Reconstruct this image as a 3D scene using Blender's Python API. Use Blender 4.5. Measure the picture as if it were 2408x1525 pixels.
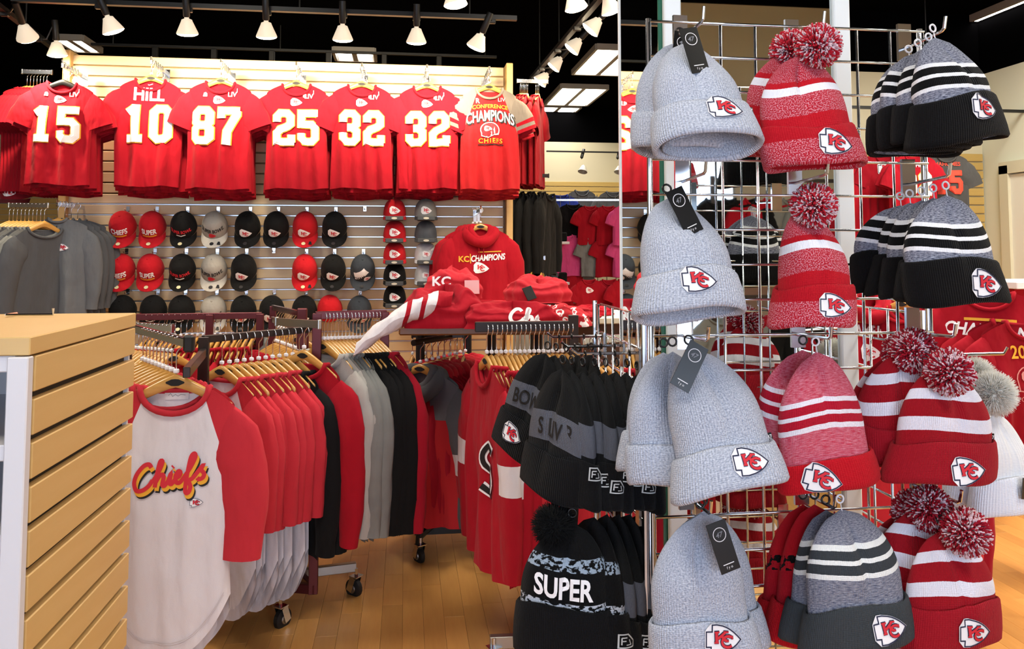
import bpy, bmesh, math, random
from mathutils import Vector, Matrix, Euler
from math import sin, cos, pi, sqrt, radians as R
for o in list(bpy.data.objects): bpy.data.objects.remove(o)
scene = bpy.context.scene
COL = scene.collection
rng = random.Random(7)

# ------------------------------------------------------------ camera, world, light
F, CX, CY, PITCH, YAW, EYE = 1900.0, 1204.0, 474.0, R(3.5), R(7.5), 1.40
CA, SA = cos(YAW), sin(YAW)
cam = bpy.data.cameras.new('camera')
cam.sensor_width = 36.0; cam.sensor_fit = 'HORIZONTAL'
cam.lens = F/2408*36.0
cam.shift_y = -(762.5-CY)/2408
cam.clip_start = .05
cam_o = bpy.data.objects.new('camera', cam); COL.objects.link(cam_o)
cam_o.location = (0, 0, EYE)
cam_o.rotation_euler = (pi/2+PITCH, 0, -YAW)
scene.camera = cam_o

vs = scene.view_settings
vs.view_transform = 'Standard'; vs.look = 'None'; vs.gamma = 1.0; vs.use_curve_mapping = False
vs.exposure = 0.40
scene.cycles.max_bounces = 5; scene.cycles.diffuse_bounces = 3; scene.cycles.glossy_bounces = 4
scene.cycles.sample_clamp_indirect = 6.0

world = bpy.data.worlds.new('world'); scene.world = world; world.use_nodes = True
bg = world.node_tree.nodes['Background']
bg.inputs[0].default_value = (.62, .76, 1, 1); bg.inputs[1].default_value = 2.2

def area_light(name, loc, rot, sx, sy, power, col):
    l = bpy.data.lights.new(name, 'AREA'); l.shape = 'RECTANGLE'; l.size = sx; l.size_y = sy
    l.energy = power; l.color = col
    o = bpy.data.objects.new(name, l); COL.objects.link(o); o.location = loc; o.rotation_euler = rot
    return o
# daylight entering through the shop front windows behind the photographer
FRONT_V = -2.4
for i, u in enumerate((-2.9, -.6, 1.7)):
    area_light('window_daylight', (u, FRONT_V+.03, 1.5), (R(90), 0, 0), 2.0, 1.9, (20, 26, 40)[i], (.74, .85, 1))

# ------------------------------------------------------------ pixel <-> place
def ray(px, py):
    x = (px-CX)/F; y = (CY-py)/F
    fw = cos(PITCH)-y*sin(PITCH)
    return x/fw, (sin(PITCH)+y*cos(PITCH))/fw
def W(px, py, Z):
    X, U = ray(px, py); X *= Z
    return Vector((X*CA+Z*SA, -X*SA+Z*CA, EYE+U*Z))
def PV(px, py, v):
    X, U = ray(px, py); return W(px, py, v/(CA-X*SA))
def PU(px, py, u):
    X, U = ray(px, py); return W(px, py, u/(X*CA+SA))
def PZ(px, py, z):
    X, U = ray(px, py); return W(px, py, (z-EYE)/U)

# ------------------------------------------------------------ materials
def lin(c): return c/12.92 if c <= .04045 else ((c+.055)/1.055)**2.4
def hx(h):
    h = h.lstrip('#'); return tuple(lin(int(h[i:i+2], 16)/255) for i in (0, 2, 4))+(1,)
MATS = {}
class NT:
    def __init__(s, name):
        s.m = bpy.data.materials.new(name); s.m.use_nodes = True
        s.t = s.m.node_tree; s.b = s.t.nodes['Principled BSDF']
    def n(s, typ, **kw):
        x = s.t.nodes.new(typ)
        for k, v in kw.items(): setattr(x, k, v)
        return x
    def l(s, a, b): s.t.links.new(a, b)
    def val(s, op, a, b=None):
        x = s.n('ShaderNodeMath', operation=op)
        for i, q in enumerate((a, b)):
            if q is None: continue
            if isinstance(q, (int, float)): x.inputs[i].default_value = q
            else: s.l(q, x.inputs[i])
        return x.outputs[0]
    def mix(s, f, a, b):
        x = s.n('ShaderNodeMix', data_type='RGBA')
        for sock, q in ((x.inputs[0], f), (x.inputs[6], a), (x.inputs[7], b)):
            if hasattr(q, 'links') or hasattr(q, 'is_linked'): s.l(q, sock)
            else: sock.default_value = q
        return x.outputs[2]
    def noise(s, vec, scale, detail=2, rough=.5):
        x = s.n('ShaderNodeTexNoise'); x.inputs['Scale'].default_value = scale
        x.inputs['Detail'].default_value = detail; x.inputs['Roughness'].default_value = rough
        if vec is not None: s.l(vec, x.inputs['Vector'])
        return x.outputs[0]
    def bump(s, h, strength, dist):
        x = s.n('ShaderNodeBump'); x.inputs['Strength'].default_value = strength
        x.inputs['Distance'].default_value = dist; s.l(h, x.inputs['Height']); s.l(x.outputs[0], s.b.inputs['Normal'])
    def coord(s, which='Object', scale=None):
        c = s.n('ShaderNodeTexCoord').outputs[which]
        if scale is None: return c
        m = s.n('ShaderNodeMapping'); m.inputs['Scale'].default_value = scale; s.l(c, m.inputs[0]); return m.outputs[0]
    def ramp(s, f, stops, const=False):
        x = s.n('ShaderNodeValToRGB'); cr = x.color_ramp
        if const: cr.interpolation = 'CONSTANT'
        while len(cr.elements) < len(stops): cr.elements.new(.5)
        for e, (p, c) in zip(cr.elements, stops): e.position = p; e.color = c
        s.l(f, x.inputs[0]); return x.outputs[0]

def plain(name, col, rough=.5, metal=0, coat=0):
    if name in MATS: return MATS[name]
    q = NT(name); q.b.inputs['Base Color'].default_value = hx(col)
    q.b.inputs['Roughness'].default_value = rough; q.b.inputs['Metallic'].default_value = metal
    q.b.inputs['Coat Weight'].default_value = coat
    MATS[name] = q.m; return q.m
def emit(name, col, s):
    if name in MATS: return MATS[name]
    q = NT(name); q.b.inputs['Base Color'].default_value = hx(col)
    q.b.inputs['Emission Color'].default_value = hx(col); q.b.inputs['Emission Strength'].default_value = s
    MATS[name] = q.m; return q.m
def cloth(name, col, var=.10, rough=.92, raglan=None):
    """woven jersey; raglan=(other colour) colours the shoulders outside the raglan seams"""
    if name in MATS: return MATS[name]
    q = NT(name); c = q.coord('Object')
    a = hx(col); d = tuple(x*(1-var*2) for x in a[:3])+(1,)
    f = q.noise(c, 9, 3)
    colr = q.mix(f, d, a)
    if raglan:
        b = hx(raglan); bd = tuple(x*.85 for x in b[:3])+(1,)
        sep = q.n('ShaderNodeSeparateXYZ'); q.l(c, sep.inputs[0])
        ax = q.val('ABSOLUTE', sep.outputs[0])
        # seam from the neck (x .075 at z -.12) to the arm pit (x .19 at z -.44)
        line = q.val('MULTIPLY_ADD', sep.outputs[2], -.36); line.node.inputs[2].default_value = .03
        colr = q.mix(q.val('GREATER_THAN', ax, line), colr, q.mix(f, bd, b))
    q.l(colr, q.b.inputs['Base Color'])
    q.b.inputs['Roughness'].default_value = rough
    q.b.inputs['Specular IOR Level'].default_value = .18; q.b.inputs['Sheen Weight'].default_value = .03
    q.bump(q.noise(c, 420, 2), .25, .002)
    b1 = q.b.inputs['Normal'].links[0].from_node
    st = q.n('ShaderNodeMapping'); st.inputs['Scale'].default_value = (1.7, 1.7, .75); q.l(c, st.inputs[0])
    b2 = q.n('ShaderNodeBump'); b2.inputs['Strength'].default_value = .75; b2.inputs['Distance'].default_value = .022
    q.l(q.noise(st.outputs[0], 8.5, 2.5, .5), b2.inputs['Height']); q.l(b2.outputs[0], b1.inputs['Normal'])
    MATS[name] = q.m; return q.m
def wood(name, c1, c2, scale=(1.2, 1.2, 14), rough=.4, coat=.0, rand=False):
    if name in MATS: return MATS[name]
    q = NT(name); c = q.coord('Object', scale)
    f = q.noise(c, 3.2, 5, .6)
    col = q.mix(f, hx(c1), hx(c2))
    if rand:
        r = q.n('ShaderNodeObjectInfo').outputs['Random']
        at = q.n('ShaderNodeAttribute', attribute_name='tone').outputs['Fac']
        rr = q.val('FRACT', q.val('ADD', r, at))
        hsv = q.n('ShaderNodeHueSaturation'); q.l(col, hsv.inputs['Color'])
        q.l(q.val('MULTIPLY_ADD', rr, .34), hsv.inputs['Value']); hsv.inputs['Value'].links[0].from_node.inputs[2].default_value = .86
        col = hsv.outputs[0]
    q.l(col, q.b.inputs['Base Color']); q.b.inputs['Roughness'].default_value = rough
    q.b.inputs['Coat Weight'].default_value = coat; q.b.inputs['Coat Roughness'].default_value = .25
    MATS[name] = q.m; return q.m
def knit(name, secs, vmax=.3, amt=(.35, .65), stretch=(260, 900), rib=150):
    """secs: list of (from height, colour, second colour or None), UV = metres around / metres up"""
    if name in MATS: return MATS[name]
    q = NT(name); uv = q.n('ShaderNodeUVMap').outputs[0]
    sep = q.n('ShaderNodeSeparateXYZ'); q.l(uv, sep.inputs[0])
    jag = q.n('ShaderNodeMapping'); jag.inputs['Scale'].default_value = (stretch[0], stretch[1], 1); q.l(uv, jag.inputs[0])
    nz = q.noise(jag.outputs[0], 1.0, 2, .6)
    wob = q.val('MULTIPLY_ADD', nz, .0016); wob.node.inputs[2].default_value = -.0008
    f = q.val('DIVIDE', q.val('ADD', sep.outputs[1], wob), vmax)
    A = q.ramp(f, [(max(0, s[0]/vmax), hx(s[1])) for s in secs], True)
    B = q.ramp(f, [(max(0, s[0]/vmax), hx(s[2] or s[1])) for s in secs], True)
    g = q.ramp(nz, [(amt[0], (0, 0, 0, 1)), (amt[1], (1, 1, 1, 1))])
    q.l(q.mix(g, A, B), q.b.inputs['Base Color'])
    q.b.inputs['Roughness'].default_value = .95
    q.b.inputs['Specular IOR Level'].default_value = .15; q.b.inputs['Sheen Weight'].default_value = .04
    rb = q.val('SINE', q.val('MULTIPLY', sep.outputs[0], rib*2*pi))
    row = q.val('SINE', q.val('MULTIPLY', sep.outputs[1], 300*2*pi))
    h = q.val('ADD', rb, q.val('MULTIPLY', q.val('ADD', row, q.val('MULTIPLY', nz, 3)), .35))
    q.bump(h, .55, .0012)
    MATS[name] = q.m; return q.m

CHROME = plain('chrome', '#d5d8de', .16, 1)
STEEL = plain('brushed_steel', '#a7a49e', .34, 1)
MAROON = plain('maroon_metal', '#5c2326', .35, .5)
DKMETAL = plain('dark_metal', '#3a3230', .35, .7)
BLACKM = plain('black_metal', '#161617', .45, .2)
BLACKP = plain('black_plastic', '#111112', .35)
RUBBER = plain('black_rubber', '#0e0e10', .6)
WHITEP = plain('white_plastic', '#e9e9ee', .4)
WHITELAM = plain('white_laminate', '#dcd9dc', .45)
HWOOD = wood('varnished_hanger_wood', '#b98238', '#dcaa5c', (3, 8, 20), .25, .5)
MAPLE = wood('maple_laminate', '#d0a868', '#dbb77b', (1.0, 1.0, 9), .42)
CARDK = plain('black_card', '#0c0c0d', .3)
PRINTW = plain('white_print', '#f1eef0', .7)
PRINTY = plain('gold_print', '#eaa92a', .7)
PRINTR = plain('red_print', '#cf2030', .7)
PRINTN = plain('navy_print', '#1b2140', .7)
PRINTK = plain('black_print', '#121214', .7)
PRINTG = plain('grey_print', '#85868c', .7)

# ------------------------------------------------------------ mesh tools
class MB:
    def __init__(s): s.v = []; s.f = []; s.mi = []; s.uv = {}; s.tone = None
    def add(s, vs, fs, m=0, uvs=None):
        b = len(s.v); s.v += [tuple(p) for p in vs]
        for f in fs: s.f.append(tuple(i+b for i in f)); s.mi.append(m)
        if uvs:
            for i, u in enumerate(uvs): s.uv[b+i] = u
        return s
    def box(s, c, d, m=0, rot=None):
        x, y, z = d[0]/2, d[1]/2, d[2]/2
        P = [Vector((a*x, b*y, e*z)) for a in (-1, 1) for b in (-1, 1) for e in (-1, 1)]
        if rot is not None: P = [rot @ p for p in P]
        c = Vector(c)
        return s.add([p+c for p in P], [(0, 1, 3, 2), (4, 6, 7, 5), (0, 4, 5, 1), (2, 3, 7, 6), (0, 2, 6, 4), (1, 5, 7, 3)], m)
    def cbox(s, c, d, b=.004, m=0, rot=None):
        """box with chamfered edges"""
        bm = bmesh.new(); bmesh.ops.create_cube(bm, size=1)
        for v in bm.verts: v.co = Vector((v.co.x*d[0], v.co.y*d[1], v.co.z*d[2]))
        bmesh.ops.bevel(bm, geom=list(bm.edges), offset=b, segments=1, affect='EDGES')
        bm.verts.index_update(); c = Vector(c)
        vs = [(rot @ v.co if rot is not None else v.co)+c for v in bm.verts]
        fs = [[v.index for v in f.verts] for f in bm.faces]; bm.free()
        return s.add(vs, fs, m)
    def tube(s, path, r, n=8, m=0, closed=False, caps=True):
        P = [Vector(p) for p in path]; k = len(P)
        rr = r if isinstance(r, (list, tuple)) else [r]*k
        base = []
        up = None
        for i in range(k):
            if closed: t = P[(i+1) % k]-P[i-1]
            else: t = P[min(i+1, k-1)]-P[max(i-1, 0)]
            t.normalize()
            if up is None:
                up = Vector((0, 0, 1)) if abs(t.z) < .9 else Vector((1, 0, 0))
            a = t.cross(up)
            if a.length < 1e-5: a = t.cross(Vector((0, 1, 0)))
            a.normalize(); b = a.cross(t); up = b
            base += [P[i]+(a*cos(2*pi*j/n)+b*sin(2*pi*j/n))*rr[i] for j in range(n)]
        fs = []
        for i in range(k if closed else k-1):
            i2 = (i+1) % k
            for j in range(n):
                j2 = (j+1) % n; fs.append((i*n+j, i*n+j2, i2*n+j2, i2*n+j))
        if caps and not closed: fs += [tuple(range(n))[::-1], tuple((k-1)*n+j for j in range(n))]
        return s.add(base, fs, m)
    def lathe(s, prof, n=20, M=None, m=0, capb=False):
        vs = []; fs = []
        for r, z in prof:
            for j in range(n): vs.append(Vector((r*cos(2*pi*j/n), r*sin(2*pi*j/n), z)))
        for i in range(len(prof)-1):
            for j in range(n):
                j2 = (j+1) % n; fs.append((i*n+j, i*n+j2, (i+1)*n+j2, (i+1)*n+j))
        if capb: fs.append(tuple(range(n))); fs.append(tuple((len(prof)-1)*n+j for j in range(n)))
        if M is not None: vs = [M @ v for v in vs]
        return s.add(vs, fs, m)
    def grid(s, fn, nu, nv, closeu=False, m=0, uvf=None):
        cols = nu if closeu else nu+1
        vs = []; uvs = []
        for j in range(nv+1):
            for i in range(cols):
                vs.append(fn(i/nu, j/nv))
                if uvf: uvs.append(uvf(i/nu, j/nv))
        fs = []
        for j in range(nv):
            for i in range(nu):
                i2 = (i+1) % cols if closeu else i+1
                fs.append((j*cols+i, j*cols+i2, (j+1)*cols+i2, (j+1)*cols+i))
        return s.add(vs, fs, m, uvs if uvf else None)
    def prism(s, pts, y0, y1, m=0, M=None):
        """outline in x/z extruded along y"""
        k = len(pts)
        vs = [Vector((x, y0, z)) for x, z in pts]+[Vector((x, y1, z)) for x, z in pts]
        if M is not None: vs = [M @ v for v in vs]
        fs = [tuple(range(k)), tuple(range(2*k-1, k-1, -1))]+[(i, k+i, k+(i+1) % k, (i+1) % k) for i in range(k)]
        return s.add(vs, fs, m)
    def mesh(s, name, mats, smooth=True, angle=None):
        me = bpy.data.meshes.new(name)
        me.from_pydata(s.v, [], s.f); me.update()
        for m in (mats if isinstance(mats, (list, tuple)) else [mats]): me.materials.append(m)
        if any(s.mi): me.polygons.foreach_set('material_index', s.mi)
        if s.uv:
            ul = me.uv_layers.new(name='UVMap')
            for lp in me.loops:
                u = s.uv.get(lp.vertex_index)
                if u: ul.data[lp.index].uv = u
        if s.tone:
            a = me.attributes.new('tone', 'FLOAT', 'POINT'); a.data.foreach_set('value', s.tone)
        if smooth:
            me.polygons.foreach_set('use_smooth', [True]*len(me.polygons))
            if angle: me.set_sharp_from_angle(angle=R(angle))
        return me
    def build(s, name, mats, parent=None, smooth=True, angle=40):
        return obj(name, s.mesh(name, mats, smooth, angle), parent)

def obj(name, me, parent=None, loc=None, rot=None):
    o = bpy.data.objects.new(name, me); COL.objects.link(o)
    if parent is not None: o.parent = parent
    if loc is not None: o.location = loc
    if rot is not None: o.rotation_euler = rot
    return o
def tag(o, label, cat, group=None, kind=None):
    if label: o['label'] = label
    if cat: o['category'] = cat
    if group: o['group'] = group
    if kind: o['kind'] = kind
    return o
def thing(name, label, cat, loc=(0, 0, 0), rot=(0, 0, 0), group=None):
    o = bpy.data.objects.new(name, None); COL.objects.link(o); o.empty_display_size = .05
    o.location = loc; o.rotation_euler = rot if hasattr(rot, '__len__') else (0, 0, rot)
    return tag(o, label, cat, group)
def struct(name, mb, mats, smooth=False):
    o = mb.build(name, mats, None, smooth, None); o['kind'] = 'structure'; return o
ORD = ('first', 'second', 'third', 'fourth', 'fifth', 'sixth', 'seventh', 'eighth', 'ninth', 'tenth', 'eleventh', 'twelfth', 'thirteenth', 'fourteenth', 'fifteenth', 'sixteenth', 'seventeenth', 'eighteenth', 'nineteenth', 'twentieth')
def sm(x):
    x = max(0., min(1., x)); return x*x*(3-2*x)

# ------------------------------------------------------------ flat marks: strokes, fills, lettering
def stroke(path, w, closed=False, step=.02):
    """thick 2-D polyline -> (verts, quads)"""
    P = [Vector(p) for p in path]; k = len(P)
    Q = []
    for i in range(k if closed else k-1):
        a, b = P[i], P[(i+1) % k]; n = max(1, int((b-a).length/step))
        for j in range(n): Q.append(a.lerp(b, j/n))
    if not closed: Q.append(P[-1])
    k = len(Q); V = []
    for i in range(k):
        d0 = (Q[i]-Q[i-1]) if (i or closed) else None
        d1 = (Q[(i+1) % k]-Q[i]) if (i < k-1 or closed) else None
        d0 = (d0 or d1).normalized(); d1 = (d1 or d0).normalized()
        n0 = Vector((-d0.y, d0.x)); n1 = Vector((-d1.y, d1.x)); nn = n0+n1
        nn = nn.normalized() if nn.length > 1e-4 else n0
        ww = w(i/(k-1)) if callable(w) else w
        sc = ww/2/max(.55, nn.dot(n1))
        if not i: nw = max(1, min(5, round(ww/.011)))
        V += [tuple(Q[i]+nn*sc*(1-2*j/nw)) for j in range(nw+1)]
    m_ = nw+1
    Fc = [(m_*i+j, m_*i+j+1, m_*((i+1) % k)+j+1, m_*((i+1) % k)+j) for i in range(k if closed else k-1) for j in range(nw)]
    return V, Fc
def fill(pts, step=None):
    bm = bmesh.new(); bm.faces.new([bm.verts.new((x, z, 0)) for x, z in pts])
    bmesh.ops.triangulate(bm, faces=list(bm.faces))
    if step:
        for ax in (0, 1):
            lo = min(p[ax] for p in pts); hi = max(p[ax] for p in pts)
            for i in range(1, int((hi-lo)/step)+1):
                co = [0, 0, 0]; co[ax] = lo+i*step; no = [0, 0, 0]; no[ax] = 1
                bmesh.ops.bisect_plane(bm, geom=list(bm.verts)+list(bm.edges)+list(bm.faces), plane_co=co, plane_no=no)
    bm.verts.index_update()
    r = ([(v.co.x, v.co.y) for v in bm.verts], [[v.index for v in f.verts] for f in bm.faces]); bm.free()
    return r
TXT = {}
def text2d(s, bold=.0, shear=0, space=1.0):
    k = (s, bold, shear, space)
    if k in TXT: return TXT[k]
    c = bpy.data.curves.new('t', 'FONT'); c.body = s; c.align_x = 'CENTER'; c.align_y = 'CENTER'
    c.offset = bold; c.shear = shear; c.space_character = space; c.resolution_u = 3
    o = bpy.data.objects.new('t', c); COL.objects.link(o)
    dg = bpy.context.evaluated_depsgraph_get(); e = o.evaluated_get(dg); me = e.to_mesh()
    vs = [(v.co.x, v.co.y) for v in me.vertices]; fs = [tuple(p.vertices) for p in me.polygons]
    e.to_mesh_clear(); bpy.data.objects.remove(o); bpy.data.curves.remove(c)
    if vs:
        x0 = min(v[0] for v in vs); x1 = max(v[0] for v in vs); y0 = min(v[1] for v in vs); y1 = max(v[1] for v in vs)
        vs = [(v[0]-(x0+x1)/2, v[1]-(y0+y1)/2) for v in vs]
    TXT[k] = (vs, fs); return TXT[k]
def xf(shape, s=1, dx=0, dy=0, rot=0, sy=None, arch=0):
    sy = s if sy is None else sy; c, q = cos(rot), sin(rot)
    out = []
    for x, y in shape[0]:
        x, y = x*s, y*sy
        if arch: y += arch*x*x
        out.append((x*c-y*q+dx, x*q+y*c+dy))
    return out, shape[1]
def lay(mb, shape, mapper, off, m):
    """lay a flat shape on a surface"""
    mb.add([mapper(x, z, off) for x, z in shape[0]], shape[1], m)
def oct_ring(cx, cy, hw, hh, ch):
    return [(cx-hw+ch, cy+hh), (cx+hw-ch, cy+hh), (cx+hw, cy+hh-ch), (cx+hw, cy-hh+ch), (cx+hw-ch, cy-hh), (cx-hw+ch, cy-hh), (cx-hw, cy-hh+ch), (cx-hw, cy+hh-ch)]
DIG = {
 '0': [(oct_ring(0, 0, .2, .4, .1), 1)],
 '1': [([(.03, .49), (.03, -.45)], 0), ([(-.17, .27), (-.02, .38)], 0), ([(-.2, -.4), (.24, -.4)], 0)],
 '2': [([(-.2, .15), (-.2, .3), (-.1, .4), (.1, .4), (.2, .3), (.2, .1), (.1, .02), (-.1, -.06), (-.2, -.16), (-.2, -.4), (.3, -.4)], 0), ([(.22, -.42), (.22, -.2)], 0)],
 '3': [([(-.2, .15), (-.2, .3), (-.1, .4), (.1, .4), (.2, .3), (.2, .1), (.1, .0), (-.08, .0)], 0), ([(.06, .0), (.2, -.1), (.2, -.3), (.1, -.4), (-.1, -.4), (-.2, -.3), (-.2, -.15)], 0)],
 '5': [([(.28, .4), (-.2, .4), (-.2, -.02)], 0), ([(-.28, .08), (.1, .08), (.2, -.02), (.2, -.3), (.1, -.4), (-.1, -.4), (-.2, -.3), (-.2, -.17)], 0)],
 '7': [([(-.22, .2), (-.22, .4), (.28, .4)], 0), ([(.2, .4), (.2, .3), (-.03, -.15), (-.05, -.5)], 0)],
 '8': [(oct_ring(0, .2, .19, .2, .09), 1), (oct_ring(0, -.2, .2, .2, .09), 1)],
}
def number(mb, s, h, cx, cz, mapper, mf, mo, gap=.66):
    for i, ch in enumerate(s):
        dx = cx+(i-(len(s)-1)/2)*h*gap
        for path, cl in DIG[ch]:
            p = [(x*h*.92+dx, z*h+cz) for x, z in path]
            lay(mb, stroke(p, h*.245, cl), mapper, .004, mo)
            lay(mb, stroke(p, h*.195, cl), mapper, .009, mf)
AR = [(-.325, .355), (-.325, .18), (-.485, .18), (-.5, -.187), (-.355, -.2), (-.375, -.345), (-.19, -.357), (.0, -.325), (.14, -.285), (.27, -.23), (.37, -.17), (.5, -.055), (.4, .045), (.3, .135), (.2, .207), (.09, .27), (-.03, .32), (-.2, .36)]
AR_FILL = fill(AR, .12)
_l = stroke(AR, .035, True, .1)
KC_ST = [([(-.215, .19), (-.205, -.1)], .08, 0), ([(-.27, .175), (-.13, .18)], .04, 0), ([(-.27, -.085), (-.15, -.085)], .04, 0),
         ([(-.17, .02), (.0, .13), (.05, .165)], .07, 0), ([(-.01, .175), (.14, .155)], .04, 0), ([(-.07, .08), (.02, -.02), (.08, -.055)], .07, 0), ([(.03, -.06), (.14, -.06)], .04, 0),
         ([(.11+.17*cos(a), -.075+.135*sin(a)) for a in [R(50+i*26) for i in range(11)]], .065, 0), ([(.24, .06), (.245, -.03)], .035, 0)]
def arrowhead(mb, w, cx, cz, mapper, mw=0, mr=1, mn=2, rot=0, flip=1, off=.0, line=True):
    """white arrowhead badge with interlocked K and C; materials white, red, navy"""
    T = lambda s, k=1: xf(s, w*k, cx, cz, rot)
    lay(mb, T(AR_FILL, 1.08), mapper, off+.0012, mw)
    if line:
        lay(mb, T(_l), mapper, off+.0020, mn)
        for p, sw, cl in KC_ST: lay(mb, T(stroke(p, sw+.035, cl, .08)), mapper, off+.0022, mn)
    for p, sw, cl in KC_ST: lay(mb, T(stroke(p, sw, cl, .08)), mapper, off+.0032, mr)
LOGO = [PRINTW, PRINTR, PRINTN]
# ============================================================ the room
CEIL = 3.5
def project(p):
    X = p[0]*CA-p[1]*SA; Z = p[0]*SA+p[1]*CA; U = p[2]-EYE
    d = Z*cos(PITCH)+U*sin(PITCH); y = -Z*sin(PITCH)+U*cos(PITCH)
    return CX+F*X/d, CY-F*y/d
FLOORW = wood('maple_floor_boards', '#c08544', '#dba35a', (11, 1.3, 1), .33, .25, rand=True)
floor = struct('floor', MB().box((-1, 4.5, -.03), (13, 15, .06)), wood('floor_underlay', '#9c6a30', '#bb8443', (9, 1.2, 1), .4, .2))
PW = .078
planks = []
for r_, i in enumerate(range(-22, 60)):
    u = i*PW; v = 1.1+rng.uniform(-.5, 0)
    while v < 6.6:
        L = rng.choice((.3, .42, .55, .7)); planks.append((u, v, L)); v += L
def plank_score(p):
    x, y = project((p[0], p[1]+p[2]/2, 0))
    vis = (540 < x < 1330 and 1120 < y < 1600) or (2080 < x < 2440 and 1130 < y < 1600)
    return (1000 if vis else 0)+1/(p[1]+.5)
planks.sort(key=plank_score, reverse=True)
pm = {}
for L in (.3, .42, .55, .7):
    pm[L] = MB().cbox((0, 0, 0), (PW-.0007, L-.0007, .012), .0006).mesh('plank', FLOORW, False)
for u, v, L in planks[:300]:
    obj('plank', pm[L], floor, (u+PW/2, v+L/2, .0065))
rest = MB(); rest.tone = []
for u, v, L in planks[300:]:
    rest.box((u+PW/2, v+L/2, .006), (PW-.0007, L-.0007, .012)); rest.tone += [rng.random()]*8
o = rest.build('planks', FLOORW, floor, False); o['kind'] = 'stuff'

BLACKPAINT = plain('black_ceiling_paint', '#050506', 1.0); BLACKPAINT.node_tree.nodes['Principled BSDF'].inputs['Specular IOR Level'].default_value = .0
CREAM = plain('cream_wall_paint', '#cfc8ac', .8)
PALEWALL = plain('pale_wall_paint', '#dde0cd', .8)
struct('ceiling', MB().box((-1, 4.5, CEIL+.05), (13, 15, .1)), BLACKPAINT)
BACK_V = 11.6
def slats(parent, u0, u1, v, z0, z1, mat, axis='u', pitch=.0762, face=.0655, t=.016):
    n = int((z1-z0)/pitch)
    L = abs(u1-u0)
    me = MB().cbox((0, 0, 0), (L, t, face) if axis == 'u' else (t, L, face), .003).mesh('slat', mat, False)
    for i in range(n):
        z = z1-(i+.5)*pitch
        obj('slat', me, parent, ((u0+u1)/2, v, z) if axis == 'u' else (v, (u0+u1)/2, z))
    return n
w = struct('wall_back', MB().box((-1.9, BACK_V+.05, 1.5), (11, .1, 3.0)).box((-1.9, BACK_V+.05, 3.25), (11, .1, .5), 1), [CREAM, BLACKPAINT])
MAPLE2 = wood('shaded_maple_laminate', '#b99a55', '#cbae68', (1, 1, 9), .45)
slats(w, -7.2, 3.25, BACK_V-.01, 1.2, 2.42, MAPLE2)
struct('wall_left', MB().box((-7.25, 4.5, 1.5), (.1, 15, 3)).box((-7.25, 4.5, 3.25), (.1, 15, .5), 1), [CREAM, BLACKPAINT])
w = struct('wall_right_back', MB().box((4.2, 6.55, 1.48), (1.9, .1, 2.96)).box((4.2, 6.55, 3.23), (1.9, .1, .54), 1).box((3.3, 9.1, 1.48), (.1, 5.2, 2.96)).box((3.3, 9.1, 3.23), (.1, 5.2, .54), 1), [CREAM, BLACKPAINT])
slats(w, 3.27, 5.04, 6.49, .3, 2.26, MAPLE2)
struct('wall_right', MB().box((5.1, 2.1, 1.48), (.1, 9.2, 2.96)).box((5.1, 2.1, 3.23), (.1, 9.2, .54), 1), [PALEWALL, BLACKPAINT])
# shop front behind the photographer, with its windows
FW = MB(); FW.box((-1, FRONT_V-.1, .25), (13, .14, .5)); FW.box((-1, FRONT_V-.1, 3.0), (13, .14, 1.0))
edges = [-7.4, -3.95, -1.85, -1.65, .45, .65, 2.75, 5.5]
for i in range(0, len(edges), 2):
    a, b = edges[i], edges[i+1]; FW.box(((a+b)/2, FRONT_V-.1, 1.5), (b-a, .14, 2.0))
struct('wall_front', FW, CREAM)
GLASS = plain('window_glass', '#e8f2ff', .02); GLASS.node_tree.nodes['Principled BSDF'].inputs['Transmission Weight'].default_value = 1
for i, u in enumerate((-2.9, -.6, 1.7)):
    g = struct('window_%d' % (i+1), MB().box((u, FRONT_V-.12, 1.5), (2.1, .01, 2.0)), GLASS)
    fr = MB()
    for x in (-1.03, 0, 1.03): fr.box((u+x, FRONT_V-.1, 1.5), (.05, .06, 2.0))
    for z in (.53, 2.47): fr.box((u, FRONT_V-.1, z), (2.1, .06, .05))
    fr.build('window_frame', WHITELAM, g, False)
# door frame in the right wall
d = struct('door_1', MB().box((5.04, 5.75, 1.02), (.03, .8, 2.04)), plain('door_paint', '#e4e3d6', .5))
MB().box((5.03, 5.3, 1.06), (.06, .1, 2.12)).box((5.03, 6.2, 1.06), (.06, .1, 2.12)).box((5.03, 5.75, 2.1), (.06, 1.0, .1)).build('door_frame', plain('trim_paint', '#d2ceb4', .5), d, False)
MB().tube([(5.0, 5.42, 1.0), (4.97, 5.42, 1.0), (4.97, 5.54, 1.0)], .01).build('door_handle', STEEL, d)

# ---- slatted partition carrying tees and caps
WV, WU0, WU1, WTOP = 6.04, -2.36, .79, 2.80
w = struct('wall_center', MB().box(((WU0+WU1)/2, WV+.06, WTOP/2), (WU1-WU0-.02, .08, WTOP)), wood('partition_core', '#8a6c40', '#9a7a48'))
PMAPLE = wood('partition_maple', '#cdb48e', '#d9c4a0', (1.0, 1.0, 9), .42)
ns = slats(w, WU0, WU1-.06, WV+.008, .06, WTOP, PMAPLE)
ins = MB().box((0, 0, 0), (WU1-WU0-.07, .004, .0075)).mesh('groove_insert', plain('aluminium_insert', '#dfe3ec', .3, .9), False)
for i in range(ns):
    z = WTOP-(i+1)*.0762
    if z < 1.80: obj('groove_insert', ins, w, ((WU0+WU1-.06)/2, WV+.003, z))
MB().cbox((WU1-.02, WV+.03, WTOP/2+.01), (.05, .17, WTOP+.02), .004).build('end_trim', MAPLE, w, False)
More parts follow.
